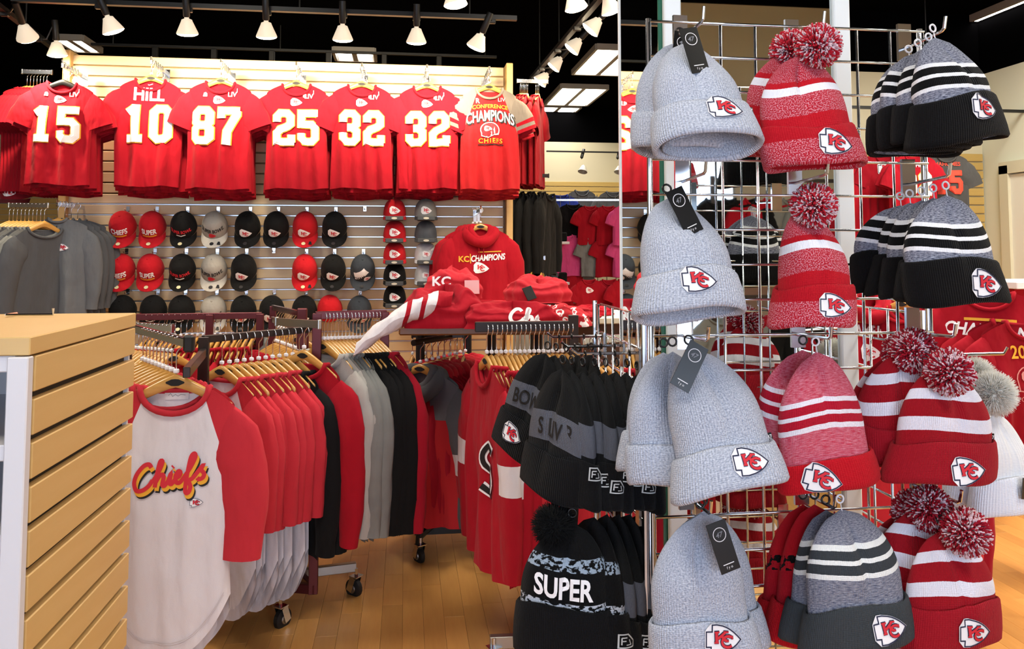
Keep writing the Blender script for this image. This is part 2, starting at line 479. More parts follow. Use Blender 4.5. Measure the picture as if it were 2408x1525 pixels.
MB().cbox((WU0-.02, WV+.03, WTOP/2+.01), (.05, .17, WTOP+.02), .004).build('end_trim', MAPLE, w, False)

# ---- mirrored column
CU0, CU1, CV0, CV1 = .664, 1.19, 2.03, 2.43
col = struct('wall_column', MB().box(((CU0+CU1)/2, (CV0+CV1)/2, CEIL/2), (CU1-CU0-.012, CV1-CV0-.012, CEIL)), plain('column_white', '#e3e8ee', .5))
MIRROR = plain('mirror_silver', '#e2e9ea', .015, 1)
GLEDGE = plain('green_glass_edge', '#2f6b57', .15)
MB().box(((CU0+CU1)/2, CV0-.001, CEIL/2), (CU1-CU0-.10, .008, CEIL-.02)).build('mirror_front', MIRROR, col, False)
m_ = MB().box((CU0-.001, (CV0+CV1)/2+.004, CEIL/2), (.008, CV1-CV0-.01, CEIL-.02)).build('mirror_side', MIRROR, col, False)
MB().box((CU0-.001, CV0+.006, CEIL/2), (.012, .006, CEIL-.02)).build('glass_edge', GLEDGE, col, False)
MB().box((CU0-.004, CV1, CEIL/2), (.01, .006, CEIL-.02)).build('highlight_strip', plain('edge_highlight_white', '#ffffff', .3), col, False)  # highlight along the side mirror's far edge, put in as a white strip
for x in (CU0+.026, CU1-.026):
    MB().cbox((x, CV0-.008, CEIL/2), (.046, .02, CEIL-.02), .003).build('corner_strip', plain('corner_strip_white', '#eef4f6', .35), col, False)

# ============================================================ ceiling lights
TUBE_E = emit('fluorescent_lens', '#fff6e6', 7.0)
def troffer(px, py, label, rot=0, power=16, at=None, size=(.6, 1.2)):
    p = at if at else PZ(px, py, CEIL-.05)
    t = thing('ceiling_light', label, 'ceiling light', (p[0], p[1], CEIL), rot, 'fluorescent ceiling lights')
    f = MB(); sx, sy = size
    for a in (-1, 1):
        f.box((a*sx/2, 0, -.03), (.03, sy, .06)); f.box((0, a*sy/2, -.03), (sx, .03, .06))
    f.box((0, 0, -.03), (.05, sy, .05)); f.box((0, 0, -.004), (sx, sy, .008))
    f.build('frame', plain('troffer_frame', '#8c8882', .5), t, False)
    for a in (-1, 1):
        l = MB().box((a*sx/4, 0, -.045), (sx/2-.07, sy-.06, .02)).build('lens', TUBE_E, t, False)
    l = bpy.data.lights.new('lamp', 'AREA'); l.shape = 'RECTANGLE'; l.size = sx; l.size_y = sy; l.energy = power; l.color = (1, .93, .82); l.spread = R(150)
    o = obj('lamp', l, t, (0, 0, -.075))
troffer(1352, 228, 'twin-lens ceiling light over the far children section, middle of three')
troffer(1436, 148, 'ceiling light cut off by the mirrored column edge')
troffer(1300, 268, 'farthest ceiling light, partly behind the red tees at the partition end', power=12)
troffer(185, 108, 'ceiling light glaring above the left end of the partition', size=(.26, .5))
troffer(835, 133, 'ceiling light peeping over the partition top in the middle', size=(.42, .4))
troffer(2345, 48, 'long ceiling light at the top right corner over the jerseys', size=(.45, 1.5))
for u, v, lb in ((-1.2, 3.4, 'over the clothing racks'), (1.0, 3.6, 'over the folded sweatshirt table'), (2.9, 3.4, 'over the right aisle'), (4.1, 4.6, 'near the right back wall'), (4.2, 2.6, 'near the right wall'), (-3.4, 3.2, 'over the left aisle'), (-.3, .6, 'over the entrance aisle'), (2.6, .5, 'over the beanie tower aisle')):
    troffer(0, 0, 'added ceiling light unseen above the frame '+lb, at=(u, v), power=42 if u > 4 else 20)  # unseen fixtures added to light the room, the stronger pair the right wall

# ============================================================ track lights
BULB = emit('frosted_reflector', '#d9cbb4', .55)
BFACE = emit('bulb_face', '#ffe9c4', 30)
_b = MB().lathe([(.013, 0), (.014, .012), (.030, .018), (.034, .03), (.0635, .097), (.0645, .105)], 20)
BULB_ME = _b.mesh('bulb', BULB); BULB_OFF = _b.mesh('bulb', plain('unlit_reflector', '#b8b2a8', .4))
FACE_ME = MB().lathe([(.0640, .103), (.056, .111), (.04, .117), (.02, .120), (.0005, .121)], 20).mesh('bulb_face', BFACE)
HOLD_ME = MB().lathe([(.0005, -.135), (.02, -.135), (.021, -.13), (.021, -.005), (.017, .004), (.0005, .004)], 14).mesh('lamp_holder', BLACKM, True, 30)
STEM_ME = MB().tube([(0, 0, 0), (0, 0, -.12)], .006, 8).cbox((0, 0, .0), (.05, .03, .03), .004).tube([(-.02, 0, -.02), (-.02, 0, -.09)], .005, 6).mesh('stem', BLACKM)
def track_lamp(head, target, label, power=75, group='track spotlights', stem=None, warm=(1, .82, .55), size=130, face=None):
    """head: place of the bulb's face centre; target: what it shines at"""
    head = Vector(head); aim = (Vector(target)-head).normalized(); d = Vector(face).normalized() if face else aim
    t = thing('track_spotlight', label, 'spotlight', head, group=group)
    q = d.to_track_quat('Z', 'Y').to_euler()
    off = -d*.11
    b = obj('bulb', BULB_ME, t, off, q); obj('bulb_face', FACE_ME, b)
    obj('lamp_holder', HOLD_ME, t, off, q)
    e = -d*.235; top = Vector(stem)-head if stem else Vector((e.x, e.y, CEIL-head.z))
    MB().tube([e, (top.x*.5+e.x*.5, top.y*.5+e.y*.5, min(e.z+.06, top.z)), top], .006, 8).build('stem', BLACKM, t)
    MB().cbox(top+Vector((0, 0, -.005)), (.05, .03, .03), .004).build('adapter', BLACKM, t, False)
    l = bpy.data.lights.new('glow', 'SPOT'); l.energy = power; l.spot_size = R(size); l.spot_blend = 1.0; l.color = warm; l.shadow_soft_size = .05
    lo = obj('glow', l, t, d*.03, (-aim).to_track_quat('Z', 'Y').to_euler())
def bar(name, label, a, b, r=.018, wires=(), cat='track', mat=None):
    a, b = Vector(a), Vector(b)
    t = thing(name, label, cat, (a+b)/2)
    d = (b-a).normalized(); q = d.to_track_quat('X', 'Z').to_matrix()
    MB().box((0, 0, 0), ((b-a).length, r*2, r*1.6), 0, q).build('rail', mat or BLACKM, t, False)
    for k in wires:
        p = a.lerp(b, k)-(a+b)/2; top = CEIL-(a+b).z/2
        MB().tube([p, (p.x, p.y, top)], .005, 6).build('suspension_rod', BLACKM, t)
    return t
TV = 5.12
def at_track(px, py): return PV(px, py, TV)
za = at_track(780, 27).z
bar('track_rail', 'black lighting track hung in front of the slatted partition', (at_track(215, 0).x-.45, TV, za), (at_track(1215, 45).x, TV, za), .018, (.12, .33, .55, .9))
for px, py, tx, tdy, lb in ((268, 62, .25, 0, 'first from the left on the front track, tilted to the right'), (441, 68, .0, 0, 'above the number 10 tee'), (627, 75, 0, 0, 'above the gap right of the eighty-seven tee'), (806, 82, 0, 0, 'above the gap right of the twenty-five tee'), (979, 88, 0, 0, 'straight above the right thirty-two tee'), (1118, 100, -.3, 0, 'tilted left at the right end of the front track')):
    h = at_track(px, py+14)
    track_lamp(h, (h.x+tx, WV, h.z-.22), 'white reflector spotlight '+lb, power=62, size=118, face=(tx*1.4, .30, -1), stem=(h.x-tx*.35, TV, za-.02))
# track at the left end, running away from us
pa, pb = W(-10, 0, 4.7), W(140, 95, 5.75)
bar('track_rail', 'black lighting track running back at the upper left corner', (pa.x, pa.y, 2.86), (pb.x-.1, pb.y+.6, 2.86), .018, (.3,))
def trk(y):
    k = (y-pa.y)/(pb.y+.6-pa.y); return Vector((pa.x+(pb.x-.1-pa.x)*k, y, 2.845))
track_lamp(W(66, 92, 4.95), W(140, 300, 5.4), 'white reflector spotlight nearest the upper left corner, tilted right', stem=trk(W(66, 92, 4.95).y-.1))
track_lamp(W(135, 132, 5.5), W(150, 330, 5.6), 'glaring spotlight just above the rail beside the leftmost tee', power=26, stem=trk(W(135, 132, 5.5).y-.05))
# track at the right, running away
pa, pb = W(1436, -10, 4.5), W(1250, 192, 6.95)
zz = 2.90
bar('track_rail', 'black lighting track running back beside the mirrored column', (pa.x, pa.y, zz), (pb.x, pb.y, zz), .018, (.2, .55, .85))
for px, py, Z, lb in ((1386, 72, 5.2, 'second nearest on the right track'), (1342, 117, 5.8, 'third along the right track'), (1299, 158, 6.4, 'fourth along the right track'), (1268, 194, 6.75, 'farthest on the right track, above the chrome rail')):
    h = W(px, py, Z); track_lamp(h, h+Vector((-.8, .25, -.9)), 'white reflector spotlight '+lb, power=30, stem=pa.lerp(pb, (h.y-pa.y+.1)/(pb.y-pa.y)).xy.to_3d()+Vector((0, 0, zz-.02)))
h = W(1440, 30, 4.7); track_lamp(h, h+Vector((.3, .1, -.8)), 'white reflector spotlight nearest the column on the right track', power=25)
for px, py, Z, dx, lb in ((1356, 22, 4.4, .2, 'cut by the top edge left of the column'), (1072, 14, 4.3, .1, 'cut by the top edge above the front track')):
    h = W(px, py, Z); track_lamp(h, h+Vector((dx, .0, -.8)), 'single white reflector bulb '+lb, power=18)
# pipe behind the partition
a, b = W(215, 102, 7.2), W(1170, 131, 7.6)
t = bar('ceiling_pipe', 'thin black pipe crossing just above the slatted partition', (a.x, a.y, (a.z+b.z)/2), (b.x, a.y, (a.z+b.z)/2), .014, (.05, .45, .97), 'pipe')
for k in (.15, .29, .43, .57, .71, .85):
    MB().cbox(((k-.5)*(b.x-a.x), 0, -.07), (.05, .05, .12), .005).build('bracket', BLACKM, t, False)
# far tracks on the cream walls
a, b = W(1285, 360, 10.8), W(1480, 346, 10.8)
bar('track_rail', 'thin black track in front of the far cream wall', (a.x, a.y, 2.74), (b.x+.3, a.y, 2.74), .012, (.8,))
for px, lb in ((1370, 'unlit spotlight hanging before the far cream wall'), (1458, 'unlit spotlight next to the column edge by the far cream wall')):
    p = W(px, 362, 10.8)
    t = thing('unlit_spotlight', lb, 'spotlight', (p.x, a.y, 2.70))
    obj('lamp_holder', HOLD_ME, t, (0, 0, -.04), (R(160), R(20), 0)); obj('bulb', BULB_OFF, t, (.03, 0, -.14), (R(180-20), R(15), 0))
    MB().tube([(0, 0, .04), (0, 0, -.06)], .006).build('stem', BLACKM, t)
a, b = W(2170, 200, 5.6), W(2420, 184, 5.2)
bar('track_rail', 'black track below the soffit at the upper right', (a.x-1.0, 6.0, 2.55), (a.x+1.6, 6.0, 2.55), .014, (.3, .62))
# lamp shining beside the tower top in the mirror
# ============================================================ garments and hangers
GM = {}
def garment_kind(key, cb, cs=None, cc=None, sw=.196, Wd=.208, L=.72, T=.05, sleeve='short', neck=.094, dip=.075, hem=0., seed=1, res=(30, 24), fold=.020, hood=False, cuffs=None, bands=()):
    """meshes of a hanging garment: x across, z down from the rail, front faces -y"""
    r = random.Random(seed); p1, p2, p3 = [r.uniform(0, 6) for _ in range(3)]
    ZN = -(.098+.10*(neck/.185)**1.2)+.008
    cs = cs or cb; cc = cc or cs
    def hw(t): return sw+(Wd-sw)*sm(t/.32)+.006*sin(5*t+p1)
    def top(x0, side):
        a = abs(x0)
        if a < neck: return ZN-(dip if side < 0 else .018)*sqrt(max(0, 1-(a/neck)**2))
        return ZN-(a-neck)/(sw-neck)*.044-.012*((a-neck)/(sw-neck))**4
    def yy(s, t, side):
        th = .014+(T-.014)*sm(t/.4) if T > .014 else .014-(.014-T)*sm(t/.4)
        e = sqrt(max(0, 1-abs(s)**(3.2+6*(1-sm(t/.25)))))
        y = side*th*e
        a = fold*sm((t-.08)/.55)
        y += a*e*(sin(8*s+p1+1.5*t)+.6*sin(15*s+p2-2.5*t)+.35*sin(6*t+p3+3*s))
        return y
    def pt(s, t, side):
        z0 = top(s*sw, side); zh = ZN-L+hem*abs(s)**2.4+.006*sin(4*s+p2)+(0 if side < 0 else -.012-(.03 if hem else 0))
        return Vector((s*hw(t), yy(s, t, side), z0+(zh-z0)*t))
    nu, nv = res
    mb = MB()
    S = lambda a: (lambda q: q*(1.5-.5*q*q))(2*a-1)
    for side in (-1, 1): mb.grid(lambda a, b: pt(S(a), b, side), nu, nv)
    d = {'body': mb.mesh('body', cb)}
    # side panels where front and back meet are closed by the two sheets touching
    def sleeve_mesh(sg):
        if sleeve == 'short':
            path = [(sw-.055, -.262, .085, .014), (sw-.005, -.305, .098, .034), (sw+.03, -.37, .098, .036), (sw+.058, -.44, .094, .034)]
        elif sleeve == 'long':
            path = [(sw-.05, -.25, .075, .014), (sw+.0, -.30, .09, .034), (sw+.035, -.38, .08, .038), (sw+.05, -.52, .066, .036), (sw+.052, -.66, .055, .034), (sw+.045, -.79, .042, .028)]
        else:   # three-quarter
            path = [(sw-.05, -.25, .075, .014), (sw+.0, -.30, .09, .034), (sw+.03, -.38, .078, .036), (sw+.04, -.50, .068, .035), (sw+.03, -.64, .062, .032)]
        # refine
        P = []
        for i in range(len(path)-1):
            for j in range(3):
                k = j/3; P.append([path[i][q]*(1-k)+path[i+1][q]*k for q in range(4)])
        P.append(list(path[-1])); n = 14; rings = []
        for i, (x, z, a, b) in enumerate(P):
            i0, i1 = max(0, i-1), min(len(P)-1, i+1)
            tx, tz = P[i1][0]-P[i0][0], P[i1][1]-P[i0][1]; l = sqrt(tx*tx+tz*tz); tx, tz = tx/l, tz/l
            ring = []
            for j in range(n):
                f = 2*pi*j/n
                w_ = .0028*sin(i*.8+2*f+p1)+.0015*sin(i*1.7+p2)*(i > 1)
                ox = -tz*(a+w_)*cos(f); oz = tx*(a+w_)*cos(f)
                ring.append(Vector((sg*(x+ox), (b+w_)*sin(f), z+oz)))
            rings.append(ring)
        m = MB(); vs = [q for rg in rings for q in rg]; fs = []; mi = []
        k = len(rings)
        for i in range(k-1):
            for j in range(n):
                j2 = (j+1) % n; fs.append((i*n+j, i*n+j2, (i+1)*n+j2, (i+1)*n+j))
                f = i/(k-1); q = 0
                for bi, (f0, f1) in enumerate(bands):
                    if f0 <= f < f1: q = 1+bi
                mi.append(q)
        m.add(vs, fs); m.mi = mi
        return m.mesh('sleeve', [cs]+BANDM.get(key, []))
    if sleeve: d['sleeve_r'] = sleeve_mesh(1); d['sleeve_l'] = sleeve_mesh(-1)
    # collar
    m = MB(); path = []
    for i in range(28):
        f = 2*pi*i/28; x = neck*cos(f)
        side = -1 if sin(f) >= 0 else 1
        dz = (dip if side < 0 else .018)*abs(sin(f))
        path.append((x, side*(.011+.010*abs(sin(f))), ZN-dz+.002))
    m.tube(path, .0095, 6, closed=True)
    d['collar'] = m.mesh('collar', cc)
    if hood:
        m = MB()
        path = []; rad = []
        for i in range(32):
            f = 2*pi*i/32; c_ = .5+.5*cos(f)
            path.append((.098*sin(f), -.050*cos(f)+.004, ZN-.012-.085*c_**1.6+.012*sin(f)**2)); rad.append(.026+.012*c_+.010*(1-c_)+.003*sin(5*f))
        m.tube(path, rad, 12, closed=True)
        path = [(x*.72, y*.75-.012, z+.022) for x, y, z in path]
        m.tube(path, [q*.6 for q in rad], 10, closed=True)
        for sg in (-1, 1): m.tube([(sg*.012, -.03, ZN-.085), (sg*.016, -.05, ZN-.14), (sg*.014, -.058, ZN-.20)], .004, 6)
        m2 = m.mesh('hood', cs); 
        d['hood'] = m2
        sol = True
    def front(x, z, off=.0):
        s = 0.; t = .3
        for _ in range(3):
            s = max(-.98, min(.98, x/hw(t))); z0 = top(s*sw, -1); zh = ZN-L+hem*abs(s)**2.4
            t = max(0, min(1, (z-z0)/(zh-z0)))
        return Vector((x, yy(s, t, -1)-off-.003, z))
    d['front'] = front
    GM[key] = d
    return d
BANDM = {}
def garment(key, name, label, cat, loc, rz=0, group=None, rx=0, ry=0):
    d = GM[key]; t = thing(name, label, cat, loc, (rx, ry, rz), group)
    obj('body', d['body'], t)
    for s in ('sleeve_l', 'sleeve_r'):
        if s in d: obj('sleeve', d[s], t)
    obj('collar', d['collar'], t)
    if 'hood' in d: obj('hood', d['hood'], t)
    return t
# hanger
def hanger_meshes(mat, pre):
    m = MB(); n = 20
    def prof(x):
        a = abs(x)/.185*(1.0)
        zt = -.098-.10*a**1.2; h = .040-.016*a
        return zt, zt-h
    vs = []
    for i in range(n+1):
        x = -.166+.332*i/n; zt, zb = prof(x); th = .0070-.0030*abs(x)/.185; yb = -.0*(abs(x)/.185)**2
        vs += [(x, yb-th, zt-.006), (x, yb-th*.3, zt), (x, yb+th*.3, zt), (x, yb+th, zt-.006), (x, yb+th, zb+.003), (x, yb, zb), (x, yb-th, zb+.003)]
    k = 7; fs = [(i*k+j, i*k+(j+1) % k, (i+1)*k+(j+1) % k, (i+1)*k+j) for i in range(n) for j in range(k)]
    fs += [tuple(range(k)), tuple(n*k+j for j in range(k))]
    m.add(vs, fs); body = m.mesh(pre+'body', mat)
    hk = [(0, 0, -.105), (0, 0, -.035)]+[(.017*sin(f)-.0, 0, -.012-.019*cos(f)+.005) for f in [R(x) for x in range(20, 235, 22)]]
    hook = MB().tube(hk, .0021, 6).mesh('hook', CHROME)
    clip = MB().cbox((0, 0, -.089), (.017, .012, .013), .003).mesh('size_clip', WHITEP, False)
    lab = MB(); lab.add([(.028*cos(f), -.0085, -.122+.0075*sin(f)*(1.4 if abs(cos(f)) < .6 else 1)) for f in [2*pi*i/16 for i in range(16)]], [tuple(range(16))])
    return {'body': body, 'hook': hook, 'clip': clip, 'lab': lab.mesh('label_print', PRINTK, False)}
HG = {'wood': hanger_meshes(HWOOD, ''), 'black': hanger_meshes(BLACKP, '')}
def hanger(label, loc, rz=0, group=None, kind='wood', parts=True, ry=0):
    h = HG[kind]; t = thing('clothes_hanger', label, 'hanger', loc, (0, ry, rz), group)
    obj('body', h['body'], t); obj('hook', h['hook'], t)
    if parts and kind == 'wood':
        obj('size_clip', h['clip'], t); obj('label_print', h['lab'], t)
    return t

RED = cloth('red_jersey', '#ab1224'); CRIM = cloth('crimson_jersey', '#a31428'); DRED = cloth('deep_red_jersey', '#a01022')
CORAL = cloth('heather_red_jersey', '#c62b36'); CHARC = cloth('charcoal_fleece', '#55575c'); GREYJ = cloth('grey_heather', '#8d8e8a', .2)
LGREY = cloth('pale_heather', '#b7b3ac', .15); BLK = cloth('black_jersey', '#141415'); SLATE = cloth('slate_fleece', '#6a6d72')
BLUE = cloth('blue_jersey', '#27388f'); PINK = cloth('pink_jersey', '#e0508c'); WHT = cloth('white_jersey', '#dfd9dc', .04)
RAGL = cloth('white_raglan_jersey', '#ded8dc', .03, raglan='#c32f3a'); RAGS = cloth('raglan_sleeve_red', '#c32f3a')
CHAMPB = cloth('champ_raglan_jersey', '#c3262c', .08, raglan='#8b8178'); TAUPE = cloth('taupe_jersey', '#8b8178')
garment_kind('tee', RED, seed=3, res=(56, 30))
garment_kind('tee_b', DRED, seed=11, res=(56, 30))
garment_kind('tee_c', RED, seed=23, T=.04, res=(56, 30))
BANDM['champ'] = [RED, TAUPE, RED]
garment_kind('champ', CHAMPB, TAUPE, TAUPE, seed=5, res=(56, 30), bands=((.62, .72), (.72, .8), (.8, .9)))
garment_kind('side_tee', RED, T=.016, seed=8, fold=.007, res=(16, 14))
garment_kind('raglan', RAGL, RAGS, RAGS, sw=.168, Wd=.172, L=.77, T=.045, sleeve='34', neck=.100, dip=.075, hem=.17, seed=4, res=(44, 36), fold=.006)
garment_kind('raglan_s', RAGL, RAGS, RAGS, sw=.168, Wd=.172, L=.80, T=.011, sleeve='34', neck=.108, dip=.065, hem=.17, seed=9, res=(20, 18), fold=.003)
for k, mt, sd in (('ls_black', BLK, 2), ('ls_red', RED, 6), ('ls_grey', GREYJ, 7), ('ls_pale', LGREY, 12), ('ls_crim', CRIM, 13), ('ls_charc', CHARC, 14), ('ls_coral', CORAL, 15)):
    garment_kind(k, mt, T=.013, sleeve='long', seed=sd, fold=.0045, res=(18, 16), L=.66, sw=.19, Wd=.20, neck=.118, dip=.06)
garment_kind('hood_red', RED, T=.055, sleeve='long', seed=21, L=.66, Wd=.24, hood=True, fold=.014)
garment_kind('hood_side', RED, T=.028, sleeve='long', seed=22, L=.64, Wd=.22, sw=.2, hood=True, res=(18, 16))
garment_kind('pullover', SLATE, T=.055, sleeve='long', seed=31, L=.78, Wd=.225, sw=.2, neck=.062, dip=.03, fold=.016)
garment_kind('pull_dark', CHARC, T=.03, sleeve='long', seed=32, L=.76, Wd=.225, sw=.2, neck=.062, dip=.03, fold=.016)
for k, mt, sd in (('kid_red', RED, 41), ('kid_pink', PINK, 42), ('kid_grey', GREYJ, 43), ('kid_black', BLK, 44), ('kid_blue', BLUE, 45), ('kid_charc', CHARC, 46)):
    garment_kind(k, mt, T=.05, sleeve='short', seed=sd, res=(14, 12), L=.62)

# ---- seven face-out stacks of tees on the partition
def kcpatch(key, w, cx, cz, t, name='badge_print'):
    mb = MB(); arrowhead(mb, w, cx, cz, GM[key]['front']); return mb.build(name, LOGO, t, False)
def small_print(key, s, h, cx, cz, t, mat=PRINTW, bold=.02, name='small_print', shear=0):
    mb = MB(); lay(mb, xf(text2d(s, bold, shear), h, cx, cz), GM[key]['front'], .003, 0); return mb.build(name, mat, t, False)
FACE_V = 5.66
def faceout_bar(p, label, n=.36, up=True):
    t = thing('faceout_arm', label, 'hook', p)
    m = MB().box((0, n/2, 0), (.012, n, .028)).box((0, n-.004, -.02), (.05, .008, .09))
    for k in range(5): m.tube([(-.012, .03+k*.05, -.008), (-.008, .03+k*.05, .022), (.008, .03+k*.05, .022), (.012, .03+k*.05, -.008)], .003, 6)
    m.build('arm', CHROME, t, False)
    MB().tube([(0, .004, .012), (0, -.004, .035)], .006).build('tip', CHROME, t)
TEES = [  # px of neck, y of hanger apex, number, v, kind
    (148, 186, '15', 5.52, 'tee', 'black'), (356, 176, '10', FACE_V, 'tee_c', 'wood'), (520, 182, '87', FACE_V-.05, 'tee', 'wood'),
    (697, 188, '25', FACE_V, 'tee_b', 'wood'), (851, 190, '32', FACE_V, 'tee_b', 'wood'), (1004, 193, '32', FACE_V, 'tee_c', 'wood'), (1150, 197, None, FACE_V, 'champ', 'wood')]
for i, (px, py, num, v, kind, hk) in enumerate(TEES):
    p = PV(px, py, v); p.z += .098
    rz = (.10, .06, -.03, .02, .05, -.02, .03)[i]
    who = ('number fifteen', 'number ten', 'number eighty-seven', 'number twenty-five', 'left number thirty-two', 'right number thirty-two', 'conference champions')[i]
    faceout_bar((p.x, p.y-.015, p.z-.01), 'chrome face-out arm carrying the %s tees' % who)
    for k in range(5):
        q = Vector((p.x+(rng.uniform(-.014, .014) if k else 0), p.y+k*.055, p.z-(0 if not k else .012+.009*k)))
        g = garment(kind if k == 0 or kind == 'champ' else ('tee', 'tee_b', 'tee_c')[(i+k) % 3], 'tshirt',
            {'15': 'red tee with large white number fifteen at the far left', '10': 'red tee with white number ten under a printed name', '87': 'red tee with large white number eighty-seven', '25': 'red tee with large white number twenty-five', None: 'red and taupe raglan tee printed conference champions'}.get(num, 'red tee with number thirty-two, left of two' if i == 4 else 'red tee with number thirty-two beside the conference champions tee') if k == 0
            else '%s tee hanging behind the front %s tee' % (ORD[k-1], who), 't-shirt', q, rz+(rng.uniform(-.06, .06) if k else 0), None if k == 0 else 'tees behind the %s tee' % who, ry=rng.uniform(-.02, .02))
        hanger(('%s hanger holding the front %s tee' % ('black' if hk == 'black' else 'wooden', who)) if k == 0 else '%s hanger behind the front %s tee' % (ORD[k-1], who), q, rz, None if k == 0 else 'hangers behind the %s tee' % who, hk if k == 0 else 'wood', k == 0)
        if i == 0: g.scale = (.92,)*3
        if k: continue
        fr = GM[kind]['front']; hn = .245
        if num:
            cx = {'15': -.02, '10': .0, '87': -.01}.get(num, 0)
            mb = MB(); number(mb, num, hn*(1.05 if i < 3 else 1), cx, -.435, fr, 0, 1); mb.build('number_print', [PRINTW, PRINTY], g, False)
            if num == '10':
                mb = MB(); lay(mb, xf(text2d('HILL', .03), .10, 0, -.235, sy=.12), fr, .003, 0); mb.build('name_print', PRINTW, g, False)
                mb = MB(); lay(mb, stroke([(-.012, -.168), (-.006, -.173), (.018, -.163)], .004), fr, .003, 0); mb.build('logo_print', PRINTW, g, False)
            else:
                mb = MB(); arrowhead(mb, .072, -.0, -.255, fr, line=False); mb.build('badge_print', LOGO, g, False)
                small_print(kind, 'LIV', .045, .085, -.215, g); 
                small_print(kind, 'I', .04, .115, -.188, g, bold=.0)
                mb = MB(); lay(mb, fill([(-.105, -.235), (-.08, -.235), (-.08, -.215), (-.088, -.205), (-.1, -.21)]) if i < 3 else fill([(.045, -.223), (.066, -.223), (.066, -.2), (.045, -.2)]), fr, .003, 0); mb.build('patch_print', PRINTW, g, False)
        else:
            mb = MB()
            lay(mb, xf(text2d('CONFERENCE', .02), .040, .0, -.262, arch=-.9), fr, .003, 1)
            lay(mb, xf(text2d('CHAMPIONS', .04), .062, .006, -.335, sy=.115, arch=-1.2), fr, .0024, 3)
            lay(mb, xf(text2d('CHAMPIONS', .02), .060, .0, -.33, sy=.11, arch=-1.2), fr, .0036, 0)
            ring = [(.062*cos(a), .05*sin(a)) for a in [R(x) for x in range(-20, 215, 15)]]+[(-.055, -.04), (-.01, -.05), (.0, -.02), (.06, -.02)]
            lay(mb, xf(fill([(x*1.12, y*1.12) for x, y in ring], .02), 1, -.005, -.435), fr, .0042, 0)
            lay(mb, xf(fill(ring, .02), 1, -.005, -.435), fr, .0050, 2)
            lay(mb, stroke([(.0, -.45), (.03, -.47), (.055, -.465), (.06, -.445)], .008), fr, .0056, 0)
            arrowhead(mb, .05, -.018, -.425, fr, 0, 2, 2, off=.005, line=False)
            lay(mb, xf(text2d('CHIEFS', .02, space=1.25), .046, .0, -.512), fr, .0045, 1)
            lay(mb, stroke([(-.09, -.54), (.09, -.54)], .007), fr, .0035, 3)
            lay(mb, xf(text2d('LIV', .0), .04, .085, -.215), fr, .003, 0); lay(mb, xf(text2d('R', .02), .05, -.085, -.225), fr, .003, 0)
            mb.build('champions_print', [PRINTW, PRINTY, PRINTR, PRINTK], g, False)
# ---- rails at both ends of the partition with tees seen edge-on
def rail(name, label, a, b, r=.012, mat=CHROME, cat='rail', square=True):
    a, b = Vector(a), Vector(b); t = thing(name, label, cat, (a+b)/2); d = (b-a).normalized(); q = d.to_track_quat('X', 'Z').to_matrix()
    MB().box((0, 0, 0), ((b-a).length, r, r*2.4), 0, q).build('bar', mat, t, False)
    for s_, e in ((1, b), (-1, a)): MB().cbox(d*s_*(b-a).length/2, (.01, r*1.4, r*3), .002, 0, q).build('end_cap', mat, t, False)
    return t
a, b = PV(52, 168, 5.95), PV(122, 168, 5.95); b.z = a.z
rail('display_rail', 'short chrome rail at the left end of the partition behind the leftmost tee', a, b)
for k in range(7):
    q = a.lerp(b, .18+k*.11)
    garment('side_tee', 'tshirt', '%s red tee hanging edge-on behind the leftmost numbered tee' % ORD[k], 't-shirt', q, R(72), 'edge-on tees behind the leftmost tee')
    hanger('%s hanger on the chrome rail behind the leftmost tee' % ORD[k], q, R(72), 'hangers on the rail behind the leftmost tee', parts=False)
a, b = PV(1216, 190, 6.40), PV(1288, 196, 6.40); b.z = a.z
rail('display_rail', 'short chrome rail at the right end of the partition', a, b)
for k in range(9):
    q = a.lerp(b, .10+k*.048+(.22 if k > 5 else 0))
    garment('side_tee', 'tshirt', '%s red tee hanging edge-on past the right end of the partition' % ORD[k], 't-shirt', q, R(70+rng.uniform(-5, 5)), 'edge-on tees right of the partition')
    hanger('%s wooden hanger on the chrome rail right of the partition' % ORD[k], q, R(70), 'hangers right of the partition', parts=False)
a, b = PV(1212, 412, 6.5), PV(1290, 412, 6.5); b.z = a.z
rail('display_rail', 'dark rail carrying black garments below the edge-on red tees', a, b, mat=DKMETAL)
for k in range(7):
    garment('ls_black', 'long_sleeve_shirt', '%s black garment hanging edge-on below the red tees at the partition end' % ORD[k], 'shirt', a.lerp(b, k/6), R(66+rng.uniform(-6, 6)), 'black garments at the partition end')
a, b = PV(1216, 606, 6.3), PV(1281, 606, 6.3); b.z = a.z
rail('display_rail', 'chrome rail with grey garments behind the red hooded sweatshirt', a, b)
for k in range(6):
    q = a.lerp(b, .1+k*.11+(.25 if k == 5 else 0))
    garment('ls_grey' if k < 5 else 'ls_charc', 'long_sleeve_shirt', '%s grey garment on the low rail behind the red hooded sweatshirt' % ORD[k] if k < 5 else 'charcoal garment alone at the end of the low chrome rail', 'shirt', q, R(70), 'grey garments on the low rail' if k < 5 else None)
    hanger(ORD[k]+' hanger on the low chrome rail behind the red hooded sweatshirt', q, R(70), 'hangers on the low chrome rail', parts=False)

